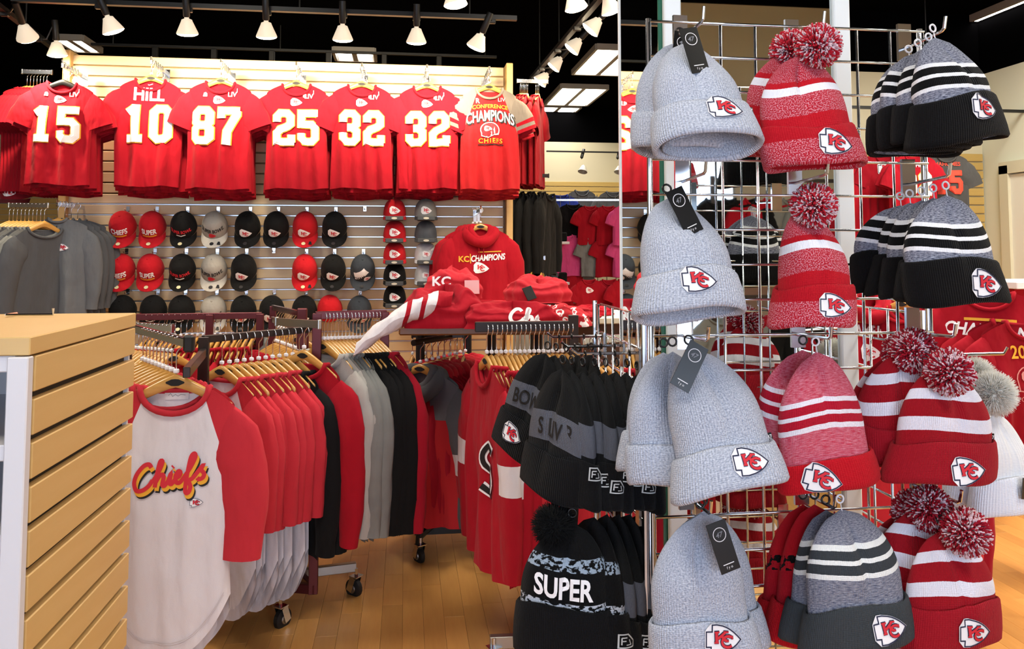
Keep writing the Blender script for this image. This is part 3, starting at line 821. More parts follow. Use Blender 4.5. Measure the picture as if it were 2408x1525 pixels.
# ---- red hooded sweatshirt on the partition
p = PV(1130, 525, 5.62); p.z += .098
faceout_bar((p.x, p.y-.02, p.z-.01), 'chrome face-out arm carrying the red hooded sweatshirt')
for k in range(3):
    q = p+Vector((-.02*k, .07*k, 0))
    t = garment('hood_red', 'hooded_sweatshirt', 'red hooded sweatshirt with champions lettering on the partition' if k == 0 else '%s red hooded sweatshirt behind the champions lettered one' % ORD[k], 'sweatshirt', q, .02, None if not k else 'hooded sweatshirts behind the front one')
    hanger('pale wooden hanger holding the red hooded sweatshirt' if k == 0 else '%s hanger behind the red hooded sweatshirt' % ORD[k], q, 0, None if not k else 'hangers behind the sweatshirt')
    if k == 0:
        fr = GM['hood_red']['front']; mb = MB()
        lay(mb, xf(text2d('KC', .03), .055, -.12, -.345), fr, .003, 1)
        lay(mb, stroke([(-.075, -.31), (-.075, -.375)], .006), fr, .003, 1)
        lay(mb, xf(text2d('CHAMPIONS', .03, .25), .042, .05, -.335, R(4), sy=.058), fr, .003, 0)
        lay(mb, stroke([(-.02, -.298), (.14, -.292)], .007), fr, .003, 1)
        mb.build('champions_print', [PRINTW, PRINTY], t, False)
        mb = MB(); arrowhead(mb, .10, .0, -.405, fr, line=False); mb.build('badge_print', LOGO, t, False)

# ---- grey pullovers at the left
p = PV(136, 512, 5.62); p.z += .098
for k in range(4):
    q = p+Vector((.014*k, .07*k, -.0))
    t = garment('pullover' if k == 0 else 'pull_dark', 'pullover', 'slate grey zip-neck pullover with arrowhead badge at the left' if k == 0 else '%s charcoal pullover behind the slate grey one at the left' % ORD[k-1], 'pullover', q, .12, None if k == 0 else 'charcoal pullovers at the left')
    hanger('pale hanger in the slate grey pullover' if k == 0 else '%s hanger in the charcoal pullovers at the left' % ORD[k-1], q, .12, None if not k else 'hangers in the charcoal pullovers', parts=False)
    t.scale = (.88,)*3
    if k == 0:
        kcpatch('pullover', .075, .055, -.33, t); small_print('pullover', 'LIV', .05, -.085, -.315, t, PRINTG)
        m = MB(); m.tube([(0, GM['pullover']['front'](0, -.17-.03*j).y-.003, -.17-.03*j) for j in range(9)], .003, 6); m.build('zip', DKMETAL, t)
faceout_bar((p.x, p.y-.02, p.z-.01), 'chrome arm carrying the grey pullovers at the left', .5)
a, b = PV(20, 482, 5.5), PV(112, 480, 5.5); b.z = a.z
rail('display_rail', 'chrome rail crowded with hangers left of the grey pullover', a, b)
for k in range(10):
    q = a.lerp(b, .03+k*.1)
    garment('ls_grey' if k % 3 else 'ls_charc', 'long_sleeve_shirt', '%s grey shirt hanging edge-on at the far left' % ORD[k], 'shirt', q, R(60), 'grey shirts at the far left')
    hanger('%s wooden hanger on the crowded chrome rail at the far left' % ORD[k], q, R(60), 'hangers on the far left rail', parts=False)
# ============================================================ caps
CAPM = {}
def capmat(col): return cloth('cap_'+col, '#'+col, .06)
def cap_meshes(c, bm_, under=None, kind=''):
    k = (c, bm_, under, kind)
    if k in CAPM: return CAPM[k]
    A, B, H = .088, .103, .125
    m = MB()
    def cr(a, b):
        f = 2*pi*a; ph = b*pi/2; r = max(.0, cos(ph))**.72; rib = 1+.012*abs(sin(3*f))**.35*sin(ph*2)*0+(-.012*(1-min(1, abs(sin(3*f+.0))*9)))*(.2+sin(ph))
        s_ = sin(f)
        return Vector((A*r*cos(f)*rib, B*r*s_*rib, H*sin(ph)**.92))
    m.grid(cr, 36, 12, True)
    crown = m.mesh('crown', capmat(c))
    m = MB()
    def br(z):
        def fn(a, b):
            al = R(-78+156*a); x0, y0 = A*sin(al), -B*cos(al); e = max(0, cos(al))**.5
            x = x0*(1+.04*b); y = y0-.078*e*b
            return Vector((x, y, z-.022*(x/A)**2*(.4+.6*b)-.006*b+.004))
        return fn
    m.grid(br(0), 22, 6); m.grid(br(-.0035), 22, 6, m=1)
    brim = m.mesh('brim', [capmat(bm_), capmat(under or bm_)])
    btn = MB().lathe([(.0005, H+.004), (.006, H+.003), (.008, H-.002)], 10).mesh('button', capmat(c))
    CAPM[k] = (crown, brim, btn); return CAPM[k]
def cap_front(x, z, off=0):
    H = .125; zz_ = max(0, min(1, z/H)); ph = math.asin(zz_**(1/.92)); r = cos(ph)**.72
    return Vector((x, -.103*sqrt(max(.02, r*r-(x/.088)**2))-off-.0015, z))
def brim_top(x, d, off=0): return Vector((x, -.103-d, .006-.022*(x/.088)**2*.8-.004+off+.001))
PEG = MB().box((0, .0, 0), (.022, .006, .04)).tube([(0, 0, -.01), (0, -.06, -.012), (0, -.07, .0)], .003, 6).mesh('peg', CHROME, False)
def cap(px, py, style, label, v=5.93, tilt=50, rz=0, scale=1.0):
    p = PV(px, py, v)
    base = {'red': ('bd1a26', 'bd1a26'), 'black': ('151516', '151516'), 'blackkc': ('151516', '151516'), 'redkc': ('c41c26', 'c41c26'), 'cream': ('a49f98', 'c9c4bb'), 'champ': ('3b4048', '3f434a'), 'grey': ('8d8b88', '4a4b4e'), 'dgrey': ('54565c', '45474c'), 'white': ('d9dade', 'cfd2da'), 'dred': ('7d1420', '5b1019'), 'plainred': ('c41c26', 'c41c26')}[style]
    t = thing('baseball_cap', label, 'cap', p, (R(tilt), 0, rz+R(7)*.3), 'caps on the slatted partition'); t.scale = (scale,)*3
    cr, br, bt = cap_meshes(base[0], base[1], '55565a' if tilt < 30 else None)
    obj('crown', cr, t); obj('brim', br, t); obj('button', bt, t)
    mb = MB()
    if style in ('blackkc', 'redkc', 'white', 'grey', 'dred'):
        arrowhead(mb, .078 if style != 'white' else .06, 0, .052, cap_front, line=False); mb.build('badge', LOGO, t, False)
    elif style == 'red':
        lay(mb, xf(text2d('CHIEFS' if px < 320 else 'SUPER', .03), .034, 0, .06, sy=.05), cap_front, .001, 0); lay(mb, stroke([(-.045, .028), (.045, .028)], .01), cap_front, .001, 1)
        mb.build('lettering', [PRINTW, PRINTY], t, False)
    elif style == 'black':
        lay(mb, xf(text2d('SUPER BOWL', .03), .022, 0, .06, sy=.032), cap_front, .001, 0); lay(mb, stroke([(-.03, .036), (0, .03), (.03, .036)], .008), cap_front, .001, 1)
        mb.build('lettering', [PRINTR, PRINTW], t, False)
    elif style == 'cream':
        lay(mb, xf(text2d('SUPER BOWL', .03), .024, 0, .066, sy=.034), cap_front, .001, 0); arrowhead(mb, .045, 0, .034, cap_front, 1, 1, 1, line=False)
        mb.build('lettering', [PRINTK, PRINTR], t, False)
    elif style == 'champ':
        lay(mb, xf(fill([(-.05, .01), (.045, .075), (.01, .108), (-.062, .06)], .02), 1, -.0, .0), cap_front, .001, 0)
        lay(mb, xf(text2d('CHAM', .03), .03, -.022, .035, R(25)), cap_front, .002, 1); arrowhead(mb, .045, .035, .03, cap_front, 0, 2, 2, off=.001, line=False)
        mb.build('lettering', [PRINTW, PRINTK, PRINTR], t, False)
    if tilt > 30 and style != 'plainred':
        mb = MB(); c_ = 0 if style in ('red', 'black', 'redkc') else 1
        lay(mb, xf(fill([(.014*cos(a), .014*sin(a)) for a in [2*pi*i/14 for i in range(14)]]), 1, -.004, .045), brim_top, .001, c_)
        if style in ('cream', 'redkc'): lay(mb, fill([(.03, .05), (.055, .05), (.048, .022), (.036, .022)]), brim_top, .001, 1)
        mb.build('brim_sticker', [plain('pale_sticker', '#d9cfa6', .3), plain('dark_sticker', '#2b2c30', .2)], t, False)
        obj('peg', PEG, thing('peg_hook', 'peg of the '+label, 'hook', p+Vector((0, .085, .135))))
    return t
row1 = [(290, 'red', 'red cap with white lettering, first in the top row'), (360, 'red', 'red cap with white lettering, second in the top row'), (433, 'black', 'black cap with red lettering in the top row'), (506, 'cream', 'cream cap with dark lettering in the top row'), (583, 'blackkc', 'black arrowhead cap next to the cream cap in the top row'), (650, 'blackkc', 'black arrowhead cap left of the red arrowhead cap in the top row'), (718, 'redkc', 'red arrowhead cap in the top row'), (787, 'blackkc', 'black arrowhead cap at the right end of the top row')]
row2 = [(287, 'red', 'red cap with white lettering, first in the middle row'), (355, 'red', 'red cap with white lettering, second in the middle row'), (430, 'black', 'black cap with red lettering in the middle row'), (504, 'cream', 'cream cap with dark lettering in the middle row'), (574, 'blackkc', 'black arrowhead cap beside the empty peg in the middle row'), (717, 'redkc', 'red arrowhead cap in the middle row'), (784, 'blackkc', 'black arrowhead cap right of the red one in the middle row'), (853, 'champ', 'grey and white champions cap in the middle row')]
row3 = [(290, 'black', 'black cap at the left end of the bottom row'), (362, 'black', 'second black cap in the bottom row above the hangers'), (428, 'black', 'third black cap in the bottom row'), (503, 'cream', 'grey-cream cap in the bottom row'), (573, 'blackkc', 'black cap right of the grey-cream one in the bottom row'), (640, 'blackkc', 'black cap half hidden by the crowded hanger arms'), (716, 'blackkc', 'black arrowhead cap left of the plain red cap'), (775, 'plainred', 'plain red cap shown from the back in the bottom row'), (845, 'champ', 'grey and white champions cap in the bottom row')]
for (px, st, lb) in row1: cap(px, 536, st, lb)
for (px, st, lb) in row2: cap(px, 636, st, lb)
for (px, st, lb) in row3: cap(px, 733, st, lb, rz=pi if st == 'plainred' else 0, tilt=-40 if st == 'plainred' else 50)
for px, py, lb in ((858, 490, 'empty chrome peg right of the top cap row'), (644, 588, 'empty chrome peg in the gap of the middle cap row')):
    tag(obj('peg_hook', PEG, None, PV(px, py, 6.02)), lb, 'hook')
TRAY = MB().cbox((0, -.05, -.018), (.125, .13, .03), .004).mesh('tray', plain('dark_tray', '#3b3d40', .5), False)
OVAL = MB(); OVAL.add([(.02*cos(2*pi*i/16), -.1162, -.018+.008*sin(2*pi*i/16)) for i in range(16)], [tuple(range(16))]); OVAL = OVAL.mesh('sticker', plain('oval_sticker', '#b9b4a4', .4), False)
for c_, (px, sts) in enumerate(((928, ('redkc', 'redkc', 'redkc', 'blackkc', 'blackkc')), (1001, ('grey', 'dgrey', 'white', 'white', 'white')))):
    for r_, st in enumerate(sts):
        nm = {'redkc': 'red', 'blackkc': 'black', 'grey': 'light grey', 'dgrey': 'dark grey', 'white': 'white'}[st]
        pos = ('topmost', 'second', 'third', 'fourth', 'lowest')[r_]
        lb = '%s cap on a dark tray, %s in the %s shelf column' % (nm, pos, 'left' if c_ == 0 else 'right')
        py = (505, 556, 606, 655, 706)[r_]
        cap(px, py, st, lb, v=5.86, tilt=12, scale=.92)
        p = PV(px, py, 5.86); t = thing('cap_tray', 'dark tray under the %s %s cap of the %s shelf column' % (pos, nm, 'left' if c_ == 0 else 'right'), 'tray', p+Vector((0, -.05, -.012)))
        obj('tray', TRAY, t); obj('sticker', OVAL, t)
cap(988, 752, 'dred', 'dark red cap below the lowest white cap', v=5.82, tilt=10)
cap(40, 462, 'dred', 'dark red cap at the far left edge under the leftmost tee', v=5.9, tilt=15, scale=1.1)

# ============================================================ racks on the floor
WHEEL = MB().lathe([(.0005, -.012), (.03, -.013), (.038, -.009), (.038, .009), (.03, .013), (.0005, .012)], 18, Matrix.Rotation(pi/2, 4, 'Y')).mesh('wheel', RUBBER, True, 35)
HUB = MB().lathe([(.0005, -.016), (.016, -.016), (.018, -.013), (.018, .013), (.016, .016), (.0005, .016)], 12, Matrix.Rotation(pi/2, 4, 'Y')).mesh('hub', STEEL, True, 35)
FORK = MB().box((-.019, .0, .02), (.003, .028, .06), 0, Matrix.Rotation(R(20), 3, 'X')).box((.019, 0, .02), (.003, .028, .06), 0, Matrix.Rotation(R(20), 3, 'X')).box((0, -.012, .05), (.044, .04, .004)).tube([(0, -.012, .05), (0, -.012, .08)], .007, 8).mesh('caster', CHROME, False)
def caster(parent, p, rz=0, dark=False):
    c = obj('caster', FORK, parent, (p[0], p[1], .038), (0, 0, rz)); obj('wheel', WHEEL, c); obj('hub', HUB, c)
def bars(parent, name, segs, r=.012, mat=STEEL):
    for a, b in segs:
        a, b = Vector(a), Vector(b); d = (b-a); q = d.normalized().to_track_quat('X', 'Z').to_matrix()
        MB().cbox((a+b)/2, (d.length+r, r*1.5, r*2.2), .002, 0, q).build(name, mat, parent, False)
def row(a, b, items, rz, jit=4, rack='rack', hz=0):
    """items: list of (garment key, name, label, category, group); hang them evenly from a to b"""
    n = len(items); out = []
    for i, (key, nm, lb, cat, grp) in enumerate(items):
        p = Vector(a).lerp(Vector(b), i/max(1, n-1)); z = R(rz+rng.uniform(-jit, jit)); p.z += hz
        j = sum(1 for q in items[:i] if q[2] == lb)
        if key: out.append(garment(key, nm, lb+', '+ORD[j] if grp else lb, cat, p, z, grp, ry=R(rng.uniform(-1.5, 1.5))))
        hanger('%s wooden hanger on %s' % (ORD[i], rack), p, z, 'hangers on '+rack)
    return out
# rack with the white raglan tees (front)
t = thing('clothing_rack', 'rolling metal rack holding white raglan tees beside the maple display', 'rack', PZ(600, 1440, 0))
o_ = t.location
L_ = lambda p: Vector(p)-o_
pB = W(480, 797, 2.87); pB2 = W(724, 772, 3.22); pB2.z = pB.z
pA = W(441, 806, 2.40); pA2 = W(300, 783, 2.92); pA2.z = pA.z
bars(t, 'post', [(L_((pB.x, pB.y, .11)), L_(pB))], .016, DKMETAL)
bars(t, 'arm', [(L_(pB), L_(pB2))], .012, DKMETAL)
bars(t, 'arm', [(L_(pA2), L_(pA))], .012, CHROME)
bars(t, 'arm_link', [(L_((pA2.x, pA2.y, .11)), L_(pA2)), (L_((pA.x, pA.y, pA.z-.085)), L_((pB.x, pB.y, pA.z-.085)))], .014, DKMETAL)
MB().cbox(L_(pA)+Vector((.008, -.012, 0)), (.03, .03, .05), .006).build('end_cap', BLACKP, t, False)
c1, c2 = PZ(832, 1404, 0), PZ(664, 1478, 0)
e1 = c1+Vector((-.75, -.15, 0)); e2 = c2+Vector((-.6, -.1, 0))
for c_, a_ in ((c1, 50), (c2, -35), (e1, 10), (e2, 20)): caster(t, L_((c_.x, c_.y, 0)), R(a_))
zb = .122
bars(t, 'base_bar', [(L_((c1.x, c1.y, zb)), L_((e1.x, e1.y, zb))), (L_((c2.x, c2.y, zb)), L_((e2.x, e2.y, zb))), (L_((c1.x-.3, c1.y-.06, zb)), L_((c2.x-.3, c2.y-.05, zb)))], .016, STEEL)
# front tee with lettering
pf = W(416, 806, 2.45); pf.z = pA.z
fz = R(-3)
g = garment('raglan', 'raglan_tshirt', 'white raglan tee with red sleeves with red script lettering, facing the camera', 't-shirt', pf, fz)
hanger('wooden hanger in the front white raglan tee', pf, fz)
fr = GM['raglan']['front']
SCR = [  # script lettering, one stroke per letter (unit about one cap height)
    [(.62, .86), (.50, 1.02), (.30, .98), (.08, .70), (.0, .36), (.10, .06), (.32, .0), (.55, .12), (.70, .34)],
    [(.70, .26), (.92, .66), (1.03, 1.0), (.94, 1.04), (.86, .60), (.80, .02)], [(.82, .22), (.96, .46), (1.08, .48), (1.12, .34), (1.09, .08), (1.18, .02), (1.30, .18)],
    [(1.30, .16), (1.40, .48), (1.36, .12), (1.44, .03), (1.56, .18)], [(1.44, .70), (1.48, .74)],
    [(1.56, .22), (1.74, .30), (1.78, .44), (1.68, .50), (1.58, .30), (1.64, .06), (1.78, .04), (1.94, .22)],
    [(1.94, .22), (2.18, .60), (2.34, .98), (2.28, 1.12), (2.16, 1.0), (2.08, .50), (2.02, -.10), (2.04, -.40), (2.16, -.42), (2.22, -.20), (2.14, .04), (2.28, .12), (2.42, .28)],
    [(2.42, .28), (2.58, .48), (2.66, .56), (2.60, .40), (2.72, .22), (2.68, .06), (2.54, .02), (2.46, .10)]]
def smooth(path, n=4):
    P = [Vector(p) for p in path]; out = []
    for i in range(len(P)-1):
        a, b, c, d = P[max(0, i-1)], P[i], P[i+1], P[min(len(P)-1, i+2)]
        for j in range(n):
            u = j/n; out.append(.5*((2*b)+(c-a)*u+(2*a-5*b+4*c-d)*u*u+(3*b-a-3*c+d)*u**3))
    return out+[P[-1]]
mb = MB()
for k, (dx, dz, wd, mi, off) in enumerate(((.008, -.016,   .013, 2, .0015), (.005, -.010, .013, 1, .0030), (0, 0, .0120, 0, .0045))):
    for st in SCR:
        pth = [((p.x-1.32)*.072+dx, (p.y-.4)*.068+dz+(p.x-1.32)*.012-.385) for p in smooth(st)]
        lay(mb, stroke(pth, wd, False, .01), fr, off, mi)
mb.build('script_print', [PRINTR, PRINTY, PRINTK], g, False)
mb = MB(); arrowhead(mb, .034, .082, -.462, fr); mb.build('badge_print', LOGO, g, False)
mb = MB()
for i in range(2): lay(mb, stroke([(x/100, -.118-.77+.17*abs(x/17.8)**2.4+.022+.006*i) for x in range(-16, 17, 2)], .002), fr, .0016, 0)
mb.build('hem_stitching', plain('stitch_white', '#c9c2c6', .9), g, False)
mb = MB().box((0, .012, -.165), (.07, .002, .02)); lb_ = mb.build('neck_label', WHT, g, False)
mb = MB(); lay(mb, stroke([(-.025,0),(-.018,.006),(-.012,-.003),(-.004,.003),(.004,-.002),(.012,.003),(.026,.001)], .0016, False, .004), lambda x, z, o: Vector((x, .0105, -.163+z)), 0, 0); mb.build('neck_print', PRINTG, lb_, False)
d_ = (pA2-pA).normalized()
row(pf+d_*.045, pf+d_*.36, [('raglan_s', 'raglan_tshirt', 'white raglan tee hidden behind the script-lettered raglan tee', 't-shirt', 'raglan tees behind the front one')]*9, -3, 2, 'the chrome arm behind the script-lettered raglan tee')
# arm B
G1 = ('raglan_s', 'raglan_tshirt', 'white raglan tee with coral red sleeves, in the row facing left', 't-shirt', 'row of raglan tees')
G2 = ('ls_black', 'long_sleeve_shirt', 'black long sleeve shirt at the end of the raglan tee row', 'shirt', 'black shirts after the raglan tees')
row(pB.lerp(pB2, .16), pB.lerp(pB2, .98), [G1]*9+[G2]*4, -40, 3, 'the dark arm of the raglan tee rack')

# rack behind: rail across, hangers seen edge-on
t = thing('clothing_rack', 'maroon rail rack behind the raglan tees, seen between hangers', 'rack', W(470, 1000, 3.95)); t.location.z = 0; o_ = t.location.copy()
a, b = W(325, 745, 3.9), W(612, 733, 4.0); b.z = a.z
bars(t, 'rail', [(L_(a), L_(b))], .014, MAROON)
bars(t, 'post', [(L_((b.x, b.y, .1)), L_(b)), (L_((a.x+.33, a.y, .1)), L_((a.x+.33, a.y, a.z)))], .016, MAROON)
bars(t, 'base_bar', [(L_((a.x, a.y, .11)), L_((b.x, b.y, .11)))], .016, MAROON)
for s_ in (-.3, .3):
    for e in (a, b): caster(t, L_((e.x, e.y+s_, 0)), 0)
    bars(t, 'foot_bar', [(L_(((a if s_ < 0 else b).x, a.y-.3, .1)), L_(((a if s_ < 0 else b).x, a.y+.3, .1)))], .014, MAROON)
row(a+Vector((.04, 0, 0)), b-Vector((.03, 0, 0)), [('ls_red', 'long_sleeve_shirt', 'red shirt on the maroon rack behind the raglan tees', 'shirt', 'red shirts behind the raglan tees')]*20, 82, 6, 'the maroon rail behind the raglan tees')
a2, b2 = W(318, 765, 3.35), W(405, 772, 3.25); b2.z = a2.z
t = rail('rack_arm', 'chrome arm crowded with hanger hooks just behind the script-lettered tee hangers', a2, b2)
row(a2, b2, [('ls_red', 'long_sleeve_shirt', 'red shirt on the crowded chrome arm behind the script-lettered tee', 'shirt', 'red shirts on the crowded arm')]*10, 60, 3, 'the crowded chrome arm behind the script-lettered tee')
# two arms pointing at us
for (x0, y0, z0, x1, y1, z1, nm) in ((642, 718, 4.15, 706, 737, 3.75, 'upper'), (640, 748, 3.75, 708, 770, 3.35, 'lower')):
    a, b = W(x0, y0, z0), W(x1, y1, z1); a.z = b.z
    t = thing('rack_arm', '%s chrome arm with maroon end, crowded with hooks pointing at us' % nm, 'rack', b)
    bars(t, 'arm', [(a-b, Vector((0, 0, 0)))], .012, CHROME)
    MB().cbox((.01, -.01, -.03), (.045, .03, .11), .004).build('end_plate', MAROON, t, False)
    bars(t, 'post', [((a.x-b.x, a.y-b.y, -a.z+.1), (a.x-b.x, a.y-b.y, 0))], .014, MAROON)
    row(a.lerp(b, .15), a.lerp(b, .95), [('ls_red' if nm == 'lower' else 'ls_grey', 'long_sleeve_shirt', 'shirt hanging on the %s chrome arm pointing at us' % nm, 'shirt', 'shirts on the %s arm' % nm)]*10, -35, 3, 'the %s chrome arm pointing at us' % nm)
# rack E: red, grey and black long sleeves
t = thing('clothing_rack', 'maroon rack of red, grey and black long sleeve shirts in the middle', 'rack', W(830, 1200, 3.25)); t.location.z = 0; o_ = t.location.copy()
a, b = W(746, 741, 3.18), W(905, 741, 3.26); b.z = a.z
bars(t, 'rail', [(L_(a), L_(b))], .014, MAROON)
bars(t, 'post', [(L_((a.x, a.y, .1)), L_(a))], .016, MAROON)
bars(t, 'end_post', [(L_((b.x, b.y, b.z-.30)), L_(b))], .016, MAROON)
bars(t, 'base_bar', [(L_((a.x-.3, a.y+.1, .11)), L_((a.x, a.y, .11))), (L_((a.x, a.y, .11)), L_((a.x-.25, a.y+.5, .11)))], .016, MAROON)
for e in ((a.x-.3, a.y+.1), (a.x-.25, a.y+.5)): caster(t, L_((e[0], e[1], 0)), 0)
k_ = lambda key, lb, grp: (key, 'long_sleeve_shirt', lb, 'shirt', grp)
row(a.lerp(b, .10), a.lerp(b, .90), [k_('ls_pale', 'pale grey shirts left of the heather ones on the middle rack', 'pale shirts on the middle rack')]*3+[k_('ls_grey', 'grey heather long sleeve shirt on the middle rack', 'grey heather shirts on the middle rack')]*4+[k_('ls_black', 'black long sleeve shirt on the middle rack', 'black shirts on the middle rack')]*7+[k_('ls_crim', 'crimson sweatshirt at the right end of the middle rack', 'crimson sweatshirts on the middle rack')]*2, -50, 3, 'the middle rack of long sleeves')
q = W(716, 760, 3.12)
garment('ls_red', 'long_sleeve_shirt', 'bright red long sleeve shirt between the black raglan-row shirts and grey heather ones', 'shirt', q, R(-38)); hanger('wooden hanger in the bright red shirt pointing right', q, R(-38))
rail('rack_arm', 'short steel arm holding the bright red shirt', q+Vector((-.12, .1, 0)), q+Vector((.06, -.05, 0)), mat=STEEL)
# ============================================================ folded clothes table and the racks round it
TW = wood('table_wood', '#7a4a24', '#94602f', (8, 1.5, 8), .4, .2)
tz = W(1040, 770, 3.2).z
ta, tb = W(955, 768, 3.3), W(1362, 768, 3.3)
tc = (ta+tb)/2
t = thing('display_table', 'wooden table top piled with red sweatshirts', 'table', (tc.x, tc.y+.32, 0), R(-YAW*0))
tw_ = (tb-ta).length
MB().cbox((0, 0, tz-.018), (tw_, .70, .036), .006, 0, Matrix.Rotation(-YAW*.6, 3, 'Z')).build('table_top', TW, t, False)
for sx, sy in ((.06, .27), (.28, .27), (-.28, .27)):
    MB().tube([(sx, sy, .12), (sx, sy, tz-.03)], .022, 10).build('leg', BLACKM, t)
MB().box((0, .27, .11), (.6, .05, .04)).box((.06, .3, .11), (.05, .35, .04)).build('base', BLACKM, t, False)
def heap(name, label, loc, sx, sy, h, mats, rz=0, seed=1, layers=3, split=None, n=(72, 26)):
    """folded or crumpled garment: rounded cushion with folds and layered edges"""
    r = random.Random(seed); P = [r.uniform(0, 6) for _ in range(8)]
    t = thing(name, label, 'sweatshirt', loc, rz)
    m = MB(); mi = []
    def fn(a, b):
        f = 2*pi*a; q = b*pi/2
        c_, s_ = cos(f), sin(f)
        ex = abs(c_)**.55*(1 if c_ > 0 else -1); ey = abs(s_)**.6*(1 if s_ > 0 else -1)
        rr = cos(q)**.42*(1+.07*sin(3*f+P[0])+.05*sin(7*f+P[1])+.035*sin(b*layers*6.3+P[2]))
        z = h*sin(q)**.8*(1+.16*sin(3*f+P[3])*sin(q)+.10*sin(ex*5+P[4]+ey*3))
        x, y = sx*ex*rr, sy*ey*rr
        z += (.07*sin(7*x/sx+P[5]+5*y/sy)+.05*abs(sin(9*x/sx-6*y/sy+P[6]))+.05*abs(sin(4*x/sx+11*y/sy+P[7])))*h*sin(q)
        return Vector((x, y, max(0.002, z)))
    m.grid(fn, n[0], n[1], True)
    if split:
        m.mi = [split(sum(m.v[i][0] for i in f)/4/sx, sum(m.v[i][1] for i in f)/4/sy) for f in m.f]
    m.build('fabric', mats, t)
    return t, fn
zt = tz+.002
MIXR = cloth('mottled_red_jersey', '#c8737c', .2)
SP = lambda px, py, Z: Vector((*W(px, py, Z).xy, zt))
heap('folded_sweatshirt', 'large rumpled red sweatshirt spread under the folded ones on the table', SP(1160, 745, 3.55), .42, .26, .07, [RED], seed=5)
q = SP(1045, 745, 3.3); 
t, _ = heap('folded_sweatshirt', 'red sweatshirt with striped white sleeve hanging over the table edge', q, .17, .17, .12, [RED], seed=8)
# sleeve falling off the left edge
m = MB(); P0 = [(.02, -.1, .10, .07), (-.06, -.13, .09, .075), (-.14, -.15, .065, .075), (-.22, -.16, .02, .07), (-.29, -.165, -.03, .062), (-.345, -.165, -.075, .045)]
rings = []
for i in range(len(P0)-1):
    for j in range(4):
        k = j/4; rings.append([P0[i][c]*(1-k)+P0[i+1][c]*k for c in range(4)])
rings.append(list(P0[-1])); n = 12; vs = []; fs = []; mi = []
for i, (x, y, z, r_) in enumerate(rings):
    for j in range(n):
        f = 2*pi*j/n; vs.append((x+.3*r_*sin(f)*.5, y+r_*.8*cos(f), z+r_*.62*sin(f)+.006*sin(i+3*f)))
for i in range(len(rings)-1):
    for j in range(n):
        fs.append((i*n+j, i*n+(j+1) % n, (i+1)*n+(j+1) % n, (i+1)*n+j)); mi.append(0 if i < 3 else (1 if i in (3, 4, 6, 7) or i > 8 else 0))
fs.append(tuple((len(rings)-1)*n+j for j in range(n))); mi.append(1)
m.add(vs, fs); m.mi = mi; m.build('sleeve', [RED, WHT], t)
t, fn = heap('folded_sweatshirt', 'folded red sweatshirt with white lettering on top of the left pile', SP(1063, 730, 3.45)+Vector((0, 0, .10)), .115, .12, .10, [CORAL], seed=12)
top_map = lambda sx, h: (lambda x, z, o: Vector((x, z*.6-.05, h*1.0+.012-abs(x)*.12+z*.25)))
t2 = MB(); lay(t2, xf(text2d('KC', .03), .058, -.05, .0), lambda x, z, o: Vector((x, -.118+z*.25, .075+z*.9)), 0, 0); t2.build('lettering', PRINTW, t, False)
t2 = MB(); t2.box((.075, -.115, .05), (.06, .004, .06), 0, Matrix.Rotation(R(-25), 3, 'X')); t2.build('size_sticker', plain('clear_sticker', '#dfa8aa', .2), t, False)
heap('folded_sweatshirt', 'folded coral sweatshirt with a price tag on the right pile', SP(1262, 738, 3.4)+Vector((0, 0, .09)), .135, .13, .085, [CORAL], seed=21)[0]

p = SP(1205, 758, 3.2)
t, _ = heap('folded_sweatshirt', 'flat red sweatshirt with white script at the front of the table', p, .21, .10, .075, [RED], seed=31)
t2 = MB()
for st in SCR[:4]:
    pth = [((q_.x-.3)*.075, (q_.y-.4)*.06) for q_ in smooth(st)]
    lay(t2, stroke(pth, .014, False, .01), lambda x, z, o: Vector((x, -.108+z*.45, .048+z*.8-abs(x)*.05)), 0, 0)
t2.build('script_print', PRINTW, t, False)
heap('patterned_shirt', 'red shirt with white scribble pattern at the right table corner', SP(1305, 752, 3.25), .13, .09, .07, [None], seed=41)
# white scribble pattern cloth
q_ = NT('scribble_cloth'); c_ = q_.coord('Object'); nz = q_.noise(c_, 26, 2)
q_.l(q_.ramp(nz, [(0, hx('#b31c28')), (.56, hx('#e7dcdd')), (.64, hx('#b31c28'))], True), q_.b.inputs['Base Color']); q_.b.inputs['Roughness'].default_value = .95
for o in COL.objects:
    if o.parent and o.parent.name.startswith('patterned_shirt'): o.data.materials[0] = q_.m
t = thing('price_tag', 'black and white price tag on the folded coral sweatshirt', 'tag', SP(1245, 722, 3.25)+Vector((0, 0, .13)))
MB().cbox((0, 0, 0), (.04, .003, .06), .001, 0, Matrix.Rotation(R(-30), 3, 'X') @ Matrix.Rotation(R(-20), 3, 'Y')).build('card', CARDK, t, False)
MB().cbox((.003, -.004, -.008), (.03, .001, .03), .0003, 0, Matrix.Rotation(R(-30), 3, 'X') @ Matrix.Rotation(R(-20), 3, 'Y')).build('price_label', PRINTW, t, False)
